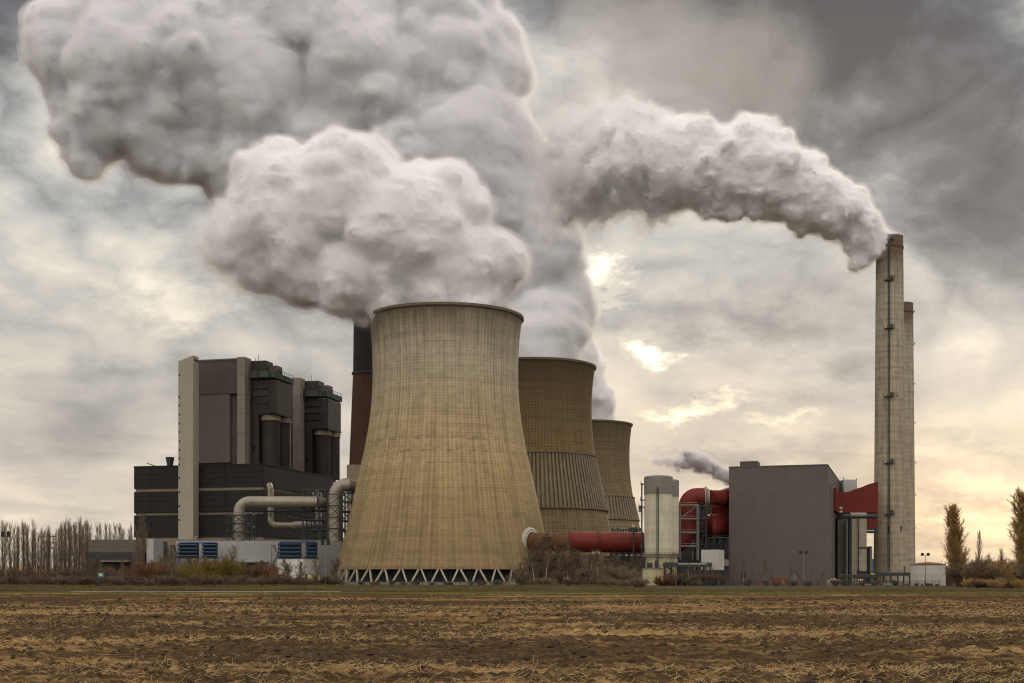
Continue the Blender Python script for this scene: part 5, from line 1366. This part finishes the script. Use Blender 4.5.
az = rg.normal(0, 0.8, n) + np.pi * (rg.random(n) < 0.5); ln = rg.uniform(0.04, 0.17, n) * (1 + yy / 60); el = np.abs(rg.normal(0, 0.30, n)) * np.where(rg.random(n) < 0.08, 3, 1)
P0 = np.stack([xx, yy, zz + 0.012], 1); P1 = P0 + np.stack([np.cos(az) * np.cos(el) * ln, np.sin(az) * np.cos(el) * ln, np.sin(el) * ln + 0.01], 1)
V, Q = seg_mesh(P0, P1, np.full(n, 0.005) * (0.7 + yy / 45), np.full(n, 0.003) * (0.7 + yy / 45))
M['straw'] = mk('straw', (0.42, 0.30, 0.15), var=0.4, scale=2.0)
o = bpy.data.objects.new('maize_stubble', raw_mesh('maize_stubble', V, Q, M['straw'])); C.objects.link(o); tag(o, 'pale straw and broken maize stalks scattered over the ploughed soil', 'straw', kind='stuff')
n = 30000
yy = 17.5 + (rg.random(n) ** 1.4) * 120; xx = (rg.random(n) - 0.5) * 0.92 * yy; zz = field_height(xx, yy)
keep = noise2(xx * 0.3, yy, 0.2, 3, 15) + rg.random(n) * 0.3 > 0.68; xx, yy, zz = xx[keep], yy[keep], zz[keep]; n = len(xx)
rr = rg.gamma(1.6, 0.011, n) * (0.8 + yy / 75) + 0.010
base = np.array([(1, 0, 0), (0, 1, 0), (-1, 0, 0), (0, -1, 0), (0, 0, 1), (0, 0, -1)], float)
off = base[None] * rr[:, None, None] * rg.uniform(0.6, 1.35, (n, 6, 1)); off[:, :, 0] *= 1.3; off[:, :, 2] *= 0.75
V = (np.stack([xx, yy, zz + rr * 0.3], 1)[:, None] + off).reshape(-1, 3)
tri = np.array([(0, 1, 4), (1, 2, 4), (2, 3, 4), (3, 0, 4), (1, 0, 5), (2, 1, 5), (3, 2, 5), (0, 3, 5)])
Q = (np.arange(n)[:, None, None] * 6 + tri[None]).reshape(-1, 3)
M['clod'] = mk('clod_soil', (0.045, 0.032, 0.022), var=0.35, scale=1.5)
o = bpy.data.objects.new('soil_clods', raw_mesh('soil_clods', V, Q, M['clod'])); C.objects.link(o); tag(o, 'dark lumps of turned soil all over the field', 'soil clods', kind='stuff')
# grass tufts on the verge and bank
def tufts(name, n, y0, y1, x0, x1, zf, h, mat, label):
    yy = rg.uniform(y0, y1, n); xx = rg.uniform(x0, x1, n); 
    dens = noise2(xx, yy * 2, 0.06, 3, 31); k = dens + rg.random(n) * 0.3 > 0.62; xx, yy = xx[k], yy[k]; m_ = len(xx)
    P0 = np.stack([xx, yy, zf(yy) * (0.18 + 0.82 * np.clip((28 - xx) / 12, 0, 1))], 1); hh = rg.uniform(0.4, 1.0, m_) * h
    P1 = P0 + np.stack([rg.normal(0, 0.35, m_) * hh, rg.normal(0, 0.35, m_) * hh, hh], 1)
    V, Q = seg_mesh(P0, P1, np.full(m_, 0.035), np.full(m_, 0.006))
    o = bpy.data.objects.new(name, raw_mesh(name, V, Q, mat)); C.objects.link(o); tag(o, label, 'grass', kind='stuff')
M['dry_grass'] = mk('dry_grass', (0.115, 0.085, 0.038), var=0.4, scale=0.3)
M['green_grass'] = mk('green_grass', (0.075, 0.10, 0.026), var=0.4, scale=0.3)
bz = lambda y: np.interp(y, [220, 226, 232, 238, 246, 256, 268], [0, 0.35, 0.75, 0.95, 0.9, 0.4, 0])
tufts('bank_grass', 26000, 222, 250, -110, 110, lambda y: bz(y) - 0.03, 0.45, M['dry_grass'], 'dry tufts of grass along the low bank before the plant')
tufts('verge_grass', 14000, 194, 212, -100, 100, lambda y: y * 0 - 0.02, 0.22, M['green_grass'], 'green grass strip between the field and the road')
# ---------------------------------------------------------------- bare winter trees and shrubs
def rot_jit(rng, d, s):
    v = np.array(d) + rng.normal(0, s, 3); return v / np.linalg.norm(v)
def grow(rng, segs, p, d, L, r, depth, prm):
    n = prm['n'][depth]; step = L / n; pts = [np.array(p, float)]; d = np.array(d, float)
    for i in range(n):
        d = rot_jit(rng, d, prm['wig'][depth]); d[2] += prm['up'][depth] * (1.0 / n); d /= np.linalg.norm(d)
        q = pts[-1] + d * step; r0 = r * (1 - i / n * 0.8); r1 = r * (1 - (i + 1) / n * 0.8)
        segs.append((pts[-1], q, max(r0, prm['rmin']), max(r1, prm['rmin'] * 0.7), depth)); pts.append(q)
        if depth + 1 < len(prm['n']):
            f = (i + 1) / n
            if f < prm['start'][depth]: continue
            k = prm['kids'][depth]; k = int(k) + (rng.random() < k % 1)
            for _ in range(k):
                a = rng.uniform(0, 2 * math.pi); s_ = prm['spread'][depth] * rng.uniform(0.7, 1.3)
                e1 = np.cross(d, (0.3, 0.1, 1.0)); e1 /= max(np.linalg.norm(e1), 1e-6); e2 = np.cross(d, e1)
                nd = d * math.cos(s_) + (e1 * math.cos(a) + e2 * math.sin(a)) * math.sin(s_)
                prof = prm['prof'](f) if depth == 0 else 1.0
                grow(rng, segs, pts[-1] - d * step * rng.random(), nd, L * prm['len'][depth] * rng.uniform(0.6, 1.2) * prof, r1 * 0.6, depth + 1, prm)
TOPZ = {}
def tree_meshes(name, seed, prm, stems, trunk_mat, crown_mat, leaves=None):
    rng = np.random.default_rng(seed); segs = []
    for (p, d, L, r) in stems(rng): grow(rng, segs, p, d, L, r, 0, prm)
    T = [s_ for s_ in segs if s_[4] == 0]; K_ = [s_ for s_ in segs if s_[4] > 0]
    out = []
    for nm, S, mt, sides in (('trunk', T, trunk_mat, 6), ('crown', K_, crown_mat, 3)):
        V, Q = seg_mesh([a[0] for a in S], [a[1] for a in S], [a[2] for a in S], [a[3] for a in S], sides)
        if nm == 'crown' and leaves:
            n, size = leaves
            idx = rng.integers(0, len(S), n); P = np.array([S[i][1] for i in idx]) + rng.normal(0, size * 1.5, (n, 3))
            a = rng.normal(size=(n, 3)); a /= np.linalg.norm(a, axis=1, keepdims=True); b = np.cross(a, rng.normal(size=(n, 3))); b /= np.linalg.norm(b, axis=1, keepdims=True)
            W = np.stack([P - a * size, P + b * size * 0.6, P + a * size, P - b * size * 0.6], 1).reshape(-1, 3)
            Q = np.concatenate([Q, np.arange(n * 4).reshape(n, 4) + len(V)]); V = np.concatenate([V, W])
        out.append((nm, raw_mesh(nm, V, Q, mt)))
        TOPZ[name, seed] = max(TOPZ.get((name, seed), 0), float(np.percentile(V[:, 2], 99.7)))
    out.append(TOPZ[name, seed])
    return out
def plant(kindname, meshes, x, y, z, s_, rz, label, cat, group, sz=None):
    e = bpy.data.objects.new(kindname, None); C.objects.link(e); e.location = (x, y, z); e.rotation_euler = (0, 0, rz); e.scale = (s_, s_, sz or s_)
    tag(e, label, cat, group)
    for nm, me in meshes[:2]:
        o = bpy.data.objects.new(nm, me); C.objects.link(o); o.parent = e
    return e
M['bark_dark'] = mk('dark_bark', (0.075, 0.058, 0.044), var=0.3, scale=1.0)
M['bark_birch'] = mk('birch_bark', (0.48, 0.43, 0.36), var=0.45, scale=1.6)
M['twig_brown'] = mk('brown_twigs', (0.115, 0.082, 0.055), var=0.3, scale=0.5)
M['twig_grey'] = mk('grey_brown_twigs', (0.17, 0.13, 0.09), var=0.3, scale=0.5)
M['twig_red'] = mk('reddish_twigs', (0.16, 0.075, 0.04), var=0.3, scale=0.5)
M['twig_olive'] = mk('olive_yellow_twigs', (0.24, 0.19, 0.05), var=0.3, scale=0.5)
M['twig_gold'] = mk('golden_twigs', (0.42, 0.30, 0.145), var=0.3, scale=0.5)

for nm_ in ('twig_gold', 'twig_olive'):
    nt = M[nm_].node_tree; b_ = nt.nodes['Principled BSDF']; tr = nt.nodes.new('ShaderNodeBsdfTranslucent'); tr.inputs[0].default_value = (0.62, 0.40, 0.14, 1) if nm_ == 'twig_gold' else (0.30, 0.24, 0.06, 1)
    mx = nt.nodes.new('ShaderNodeMixShader'); mx.inputs[0].default_value = 0.45; nt.links.new(b_.outputs[0], mx.inputs[1]); nt.links.new(tr.outputs[0], mx.inputs[2]); nt.links.new(mx.outputs[0], nt.nodes['Material Output'].inputs[0])
pop = dict(n=[12, 5, 3], wig=[0.008, 0.06, 0.15], up=[0.3, 0.5, 0.5], start=[0.10, 0.1], kids=[7, 2.0], spread=[0.36, 0.40], len=[0.17, 0.42], rmin=0.035, prof=lambda f: 0.55 + 0.9 * math.sin(math.pi * min(f * 0.9, 1)) * (1 - f * 0.35))
pops = [tree_meshes('poplar', 100 + i, pop, lambda rng: [((0, 0, -0.3), (0, 0, 1), 27.0, 0.26)], M['bark_dark'], M['twig_grey']) for i in range(4)]
rg = np.random.default_rng(33)
GP = 'row of bare slim poplars at the left'
xs = [-14, -7, -3, 2, 5.5, 9, 13, 15.5, 24.5, 29, 33, 37.5, 42, 48.5, 56, 60, 64, 68, 71.5, 78, 82, 86, 18, 22, 27, 31, 35, 40, 44, 47, 50, 54, 58, 62, 66, 70, 73, 76, 80, 84, 88, 90, 97, 101, 105, 110, 115, 119, 124, 128, 132]
tops = dict(); 
for i, x in enumerate(xs):
    wv = rg.uniform(0.55, 1.0); x += rg.uniform(-1.5, 1.5); D = 640 + rg.uniform(-25, 25) if x < 92 else 700 + rg.uniform(-20, 20)
    yt = 523 + rg.uniform(-4.0, 7) + (5 if 34 < x < 60 else 0) - (3 if 62 < x < 92 else 0)
    if x > 92: yt = 524 + rg.uniform(-3, 4)
    h = PZ(yt, D)
    lab = 'tall bare poplar in the row left of the workshop' if x < 92 else 'bare poplar rising behind the workshop roof'
    plant('poplar', pops[i % 4], PX(x + rg.uniform(-0.8, 0.8), D), D, 0, (h / pops[i % 4][2]) * wv, rg.uniform(0, 6.28), lab, 'tree', GP if x < 92 else 'bare poplars behind the workshop', h / pops[i % 4][2])
# the brown poplar before the dark cladding
plant('poplar', pops[1], PX(143, 520), 520, 0, PZ(522, 520) / 27 * 1.05, 1.0, 'single brownish bare poplar in front of the dark cladding bands', 'tree', None, PZ(522, 520) / 27)
plant('poplar', pops[2], PX(137, 520), 520, 0, PZ(533, 520) / 27, 2.0, 'shorter bare poplar beside the workshop end wall', 'tree', None)

# the fat upright poplars at the right
fat = dict(n=[18, 6, 5, 3], wig=[0.006, 0.06, 0.10, 0.18], up=[0.4, 1.1, 0.6, 0.4], start=[0.04, 0.1, 0.1], kids=[8, 2.0, 2.0], spread=[0.45, 0.35, 0.45], len=[0.20, 0.36, 0.45], rmin=0.022,
           prof=lambda f: (1.15 - 0.50 * f) * min(1, 0.6 + 3 * f))
fats = [tree_meshes('broad_poplar', 140 + i, fat, lambda rng: [((0, 0, -0.3), (0, 0, 1), 24.0, 0.40)], M['bark_dark'], M['twig_gold'], leaves=(9000, 0.07)) for i in range(2)]
def by_px(meshes, H, x, yt, D, label, nm='poplar', cat='tree', grp=None, rz=0.0, wide=1.0, z=0.0):
    h = PZ(yt, D) - z; H = meshes[2]
    return plant(nm, meshes, PX(x, D), D, z, h / H * wide, rz, label, cat, grp, h / H)
by_px(fats[0], 24.6, 958, 505, 420, 'golden upright poplar right of the round tank', rz=0.4, wide=1.85)
by_px(fats[1], 24.6, 1026, 489, 400, 'tallest golden poplar, cut by the right edge of the photo', rz=1.4, wide=2.2)
by_px(pops[0], 27.0, 979, 530, 430, 'small slim poplar between the two golden poplars', wide=0.9)
by_px(pops[3], 27.0, 1002, 548, 440, 'short bare tree left of the tallest golden poplar', wide=1.2)
by_px(pops[2], 27.0, 989, 553, 440, 'shortest bare tree between the two golden poplars', wide=1.3)

# shrubs
shr = dict(n=[5, 4, 3, 2], wig=[0.10, 0.16, 0.2, 0.25], up=[0.25, 0.35, 0.3, 0.2], start=[0.2, 0.1, 0.1], kids=[2.6, 2.3, 2.0], spread=[0.55, 0.6, 0.6], len=[0.5, 0.5, 0.5], rmin=0.016, prof=lambda f: 1.0)
def stems_bush(nst, L, sp, r):
    def f(rng):
        out = []
        for i in range(nst):
            a = rng.uniform(0, 6.28); s_ = rng.uniform(0.1, sp); R0 = rng.uniform(0, 0.9)
            out.append(((math.cos(a) * R0, math.sin(a) * R0, -0.1), (math.cos(a) * math.sin(s_), math.sin(a) * math.sin(s_), math.cos(s_)), L * rng.uniform(0.65, 1.0), r))
        return out
    return f
bush = {}
for key, mt, lv in (('brown', 'twig_brown', None), ('grey', 'twig_grey', None), ('red', 'twig_red', (1200, 0.05)), ('olive', 'twig_olive', (2600, 0.06)), ('gold', 'twig_gold', (900, 0.05))):
    bush[key] = [tree_meshes('shrub', 200 + i + 10 * len(key), shr, stems_bush(13, 3.6, 0.95, 0.05), M['bark_dark'], M[mt], leaves=lv) for i in range(2)]
bir = dict(n=[9, 5, 4, 3], wig=[0.05, 0.12, 0.2, 0.25], up=[0.1, 0.45, -0.1, -0.3], start=[0.25, 0.15, 0.1], kids=[2.4, 2.0, 2.0], spread=[0.60, 0.55, 0.6], len=[0.40, 0.5, 0.5], rmin=0.018, prof=lambda f: 1.15 - 0.75 * f)
birches = [tree_meshes('birch', 300 + i, bir, (lambda rng: [((0, 0, -0.2), (0.03, 0, 1), 10.0, 0.16), ((0.2, 0, -0.2), (0.18, 0.05, 1), 8.5, 0.13), ((-0.2, 0.1, -0.2), (-0.22, -0.05, 1), 8.5, 0.12)]) if i == 0 else (lambda rng: [((0, 0, -0.2), (0.0, 0, 1), 10.0, 0.12)]), M['bark_birch'], M['twig_brown']) for i in range(3)]
decid = dict(n=[8, 5, 4, 3], wig=[0.06, 0.14, 0.18, 0.2], up=[0.1, 0.35, 0.25, 0.2], start=[0.2, 0.1, 0.1], kids=[3.2, 2.2, 2.2], spread=[0.75, 0.6, 0.6], len=[0.45, 0.5, 0.5], rmin=0.02, prof=lambda f: 1.2 - 0.8 * f)
decs = [tree_meshes('bare_tree', 320 + i, decid, lambda rng: [((0, 0, -0.2), (0.02, 0, 1), 9.0, 0.17)], M['bark_dark'], M['twig_brown']) for i in range(2)]
def bushes(n, x0, x1, D0, D1, h0, h1, kinds, where, wide=(1.0, 1.6)):
    for i in range(n):
        D = rg.uniform(D0, D1); x = x0 + (x1 - x0) * (i + rg.random()) / n
        k = kinds[int(rg.integers(len(kinds)))]; h = rg.uniform(h0, h1); s_ = h / bush[k][i % 2][2]
        lab = {'brown': 'dense brown leafless shrub', 'grey': 'grey-brown leafless shrub', 'red': 'reddish leafless shrub', 'olive': 'olive-yellow shrub', 'gold': 'tawny leafless shrub'}[k] + ' ' + where
        plant('shrub', bush[k][i % 2], PX(x, D), D, 0, s_ * rg.uniform(*wide), rg.uniform(0, 6.28), lab, 'shrub', 'shrubs ' + where, s_)
bushes(26, -8, 175, 430, 500, 4.5, 7.0, ['brown', 'brown', 'grey', 'red'], 'in the thicket at the far left')
bushes(24, -8, 175, 300, 340, 2.2, 3.4, ['brown', 'brown', 'grey'], 'along the front of the far left thicket', (1.3, 2.0))
bushes(26, 150, 275, 420, 480, 4.5, 8.2, ['brown', 'red', 'grey', 'olive'], 'before the white hall')
bushes(20, 160, 330, 300, 340, 2.2, 3.6, ['brown', 'grey', 'red', 'brown'], 'along the front of the white hall', (1.3, 2.0))
bushes(15, 340, 520, 470, 495, 1.2, 2.2, ['brown', 'red', 'grey'], 'at the foot of the nearest cooling tower')
bushes(17, 522, 636, 410, 470, 3.5, 7.0, ['brown', 'grey', 'grey'], 'below the red flue')
bushes(10, 530, 640, 300, 330, 1.6, 2.8, ['brown', 'grey'], 'in front of the birches', (1.4, 2.2))
bushes(14, 660, 720, 440, 470, 2.0, 4.5, ['brown', 'red'], 'below the silos')
bushes(12, 700, 905, 425, 450, 1.2, 2.6, ['brown', 'grey'], 'along the wall of the block building')
bushes(5, 912, 940, 435, 450, 0.7, 1.2, ['brown'], 'at the foot of the round tank')
bushes(44, 962, 1070, 380, 440, 3.5, 8.5, ['brown', 'grey', 'brown', 'gold', 'red'], 'under the golden poplars')
bushes(12, 966, 1060, 300, 340, 1.6, 3.0, ['brown', 'gold'], 'at the edge of the field by the golden poplars', (1.4, 2.0))
for (x, yt, D, k, lab) in ((222, 556, 400, 'olive', 'round olive-yellow willow shrub in front of the white hall'), (205, 560, 410, 'olive', 'smaller olive-yellow shrub left of the round willow'), (147, 561, 410, 'red', 'rust-red shrub below the white annex')):
    h = PZ(yt, D); plant('shrub', bush[k][0], PX(x, D), D, 0, h / bush[k][0][2] * 1.2, 0.7, lab, 'shrub', None, h / bush[k][0][2])
by_px(birches[0], 9.6, 567, 541, 395, 'white-barked birch with three stems below the rusty flue end', nm='birch', rz=0.3, wide=1.0)
for i, (x, yt, D, where) in enumerate(((598, 548, 410, 'bare birch under the red flue flange'), (590, 552, 420, 'slim birch left of the birch under the flange'), (545, 548, 420, 'leaning bare birch between the nearest tower and the white-barked birch'),
                                  (534, 551, 415, 'bare tree at the right foot of the nearest tower'), (236, 545, 420, 'pale slim birch before the white hall'), (172, 560, 400, 'small birch at the left end of the white hall'),
                                  (58, 563, 400, 'thin pale birch in the far left thicket'), (285, 562, 400, 'thin birch before the white cube building'), (121, 566, 400, 'small birch before the workshop'))):
    by_px(birches[1 + i % 2], 9.8, x, yt, D, where, nm='birch', rz=i * 1.1, wide=1.1)
for i, (x, yt) in enumerate(((676, 566), (682, 568), (688, 562), (694, 566), (700, 570), (706, 564), (712, 568), (718, 571), (735, 566), (744, 560), (752, 569), (765, 558), (770, 569), (792, 566), (798, 570), (812, 568), (822, 571))):
    D = 445 + rg.uniform(-8, 8)
    by_px(birches[1 + i % 2], 9.8, x + rg.uniform(-1, 1), yt, D, 'thin bare sapling before the dark annex' if x < 728 else 'thin bare sapling before the grey block wall', nm='sapling', cat='sapling',
          grp='saplings before the dark annex' if x < 728 else 'saplings before the grey block wall', rz=i * 1.3, wide=0.75)
for i, (x, yt, D) in enumerate(((530, 556, 430), (556, 556, 430), (580, 558, 430), (612, 562, 430), (90, 562, 450), (160, 556, 440), (258, 560, 430))):
    by_px(decs[i % 2], 8.6, x, yt, D, ('wide bare tree touching the white container', 'wide bare tree just left of the three-stemmed birch', 'wide bare tree just right of the three-stemmed birch', 'wide bare tree before the olive shed',
          'wide bare tree before the workshop gate', 'wide bare tree before the white annex', 'wide bare tree before the loading bay')[i], nm='bare_tree', rz=i * 0.9, wide=1.1)

bushes(26, -8, 600, 232, 246, 0.35, 0.8, ['brown', 'grey'], 'on the low bank by the road', (1.6, 3.2))

for i, (x, yt, D, lab) in enumerate(((538, 541, 440, 'tall bare shrubby tree against the pale flue collar'), (552, 546, 430, 'bare shrubby tree under the rusty flue end'), (577, 550, 430, 'bare shrubby tree behind the three-stemmed birch'), (616, 556, 430, 'bare shrubby tree in front of the dark trestle'))):
    by_px(decs[i % 2], 8.6, x, yt, D, lab, nm='bare_tree', rz=i * 1.7 + 0.5, wide=1.2)
for i, x in enumerate(np.linspace(524, 640, 15)):
    D = rg.uniform(430, 480)
    by_px(decs[i % 2] if i % 3 else birches[1 + i % 2], 8.6, x + rg.uniform(-3, 3), rg.uniform(551, 563), D, 'one of the thin leafless scrub trees crowded under the red flue', nm='scrub_tree', grp='scrub trees under the red flue', rz=i * 2.1, wide=1.0)
for i, x in enumerate(np.linspace(4, 330, 26)):
    D = rg.uniform(420, 500)
    by_px(decs[i % 2] if i % 3 else birches[1 + i % 2], 8.6, x + rg.uniform(-5, 5), rg.uniform(556, 568), D, 'one of the thin leafless scrub trees between the far left poplars and the white hall', nm='scrub_tree', grp='scrub trees along the left plant edge', rz=i * 2.1, wide=1.0)
for i, x in enumerate(np.linspace(968, 1050, 12)):
    by_px(decs[i % 2], 8.6, x + rg.uniform(-3, 3), rg.uniform(553, 566), rg.uniform(400, 450), 'one of the thin leafless scrub trees beneath the golden poplars', nm='scrub_tree', grp='scrub trees beneath the golden poplars', rz=i * 2.1, wide=1.0)
# far treeline: one mass
segs = []
n = 5200
xs_ = rg.uniform(-900, 900, n); D_ = rg.uniform(1250, 1400, n); hh = 15 + 9 * noise2(xs_, xs_ * 0, 0.03, 3, 41) + rg.normal(0, 1.6, n)
P0 = np.stack([xs_, D_, rg.uniform(0, 0.6, n) * hh], 1); P1 = P0 + np.stack([rg.normal(0, 1.6, n), rg.normal(0, 1.0, n), hh * rg.uniform(0.3, 0.5, n)], 1); P1[:, 2] = np.minimum(P1[:, 2], hh)
V, Q = seg_mesh(P0, P1, np.full(n, 0.55), np.full(n, 0.15))
o = bpy.data.objects.new('treeline', raw_mesh('treeline', V, Q, M['twig_gold'])); C.objects.link(o); tag(o, 'far line of bare woods along the horizon', 'woods', kind='stuff')
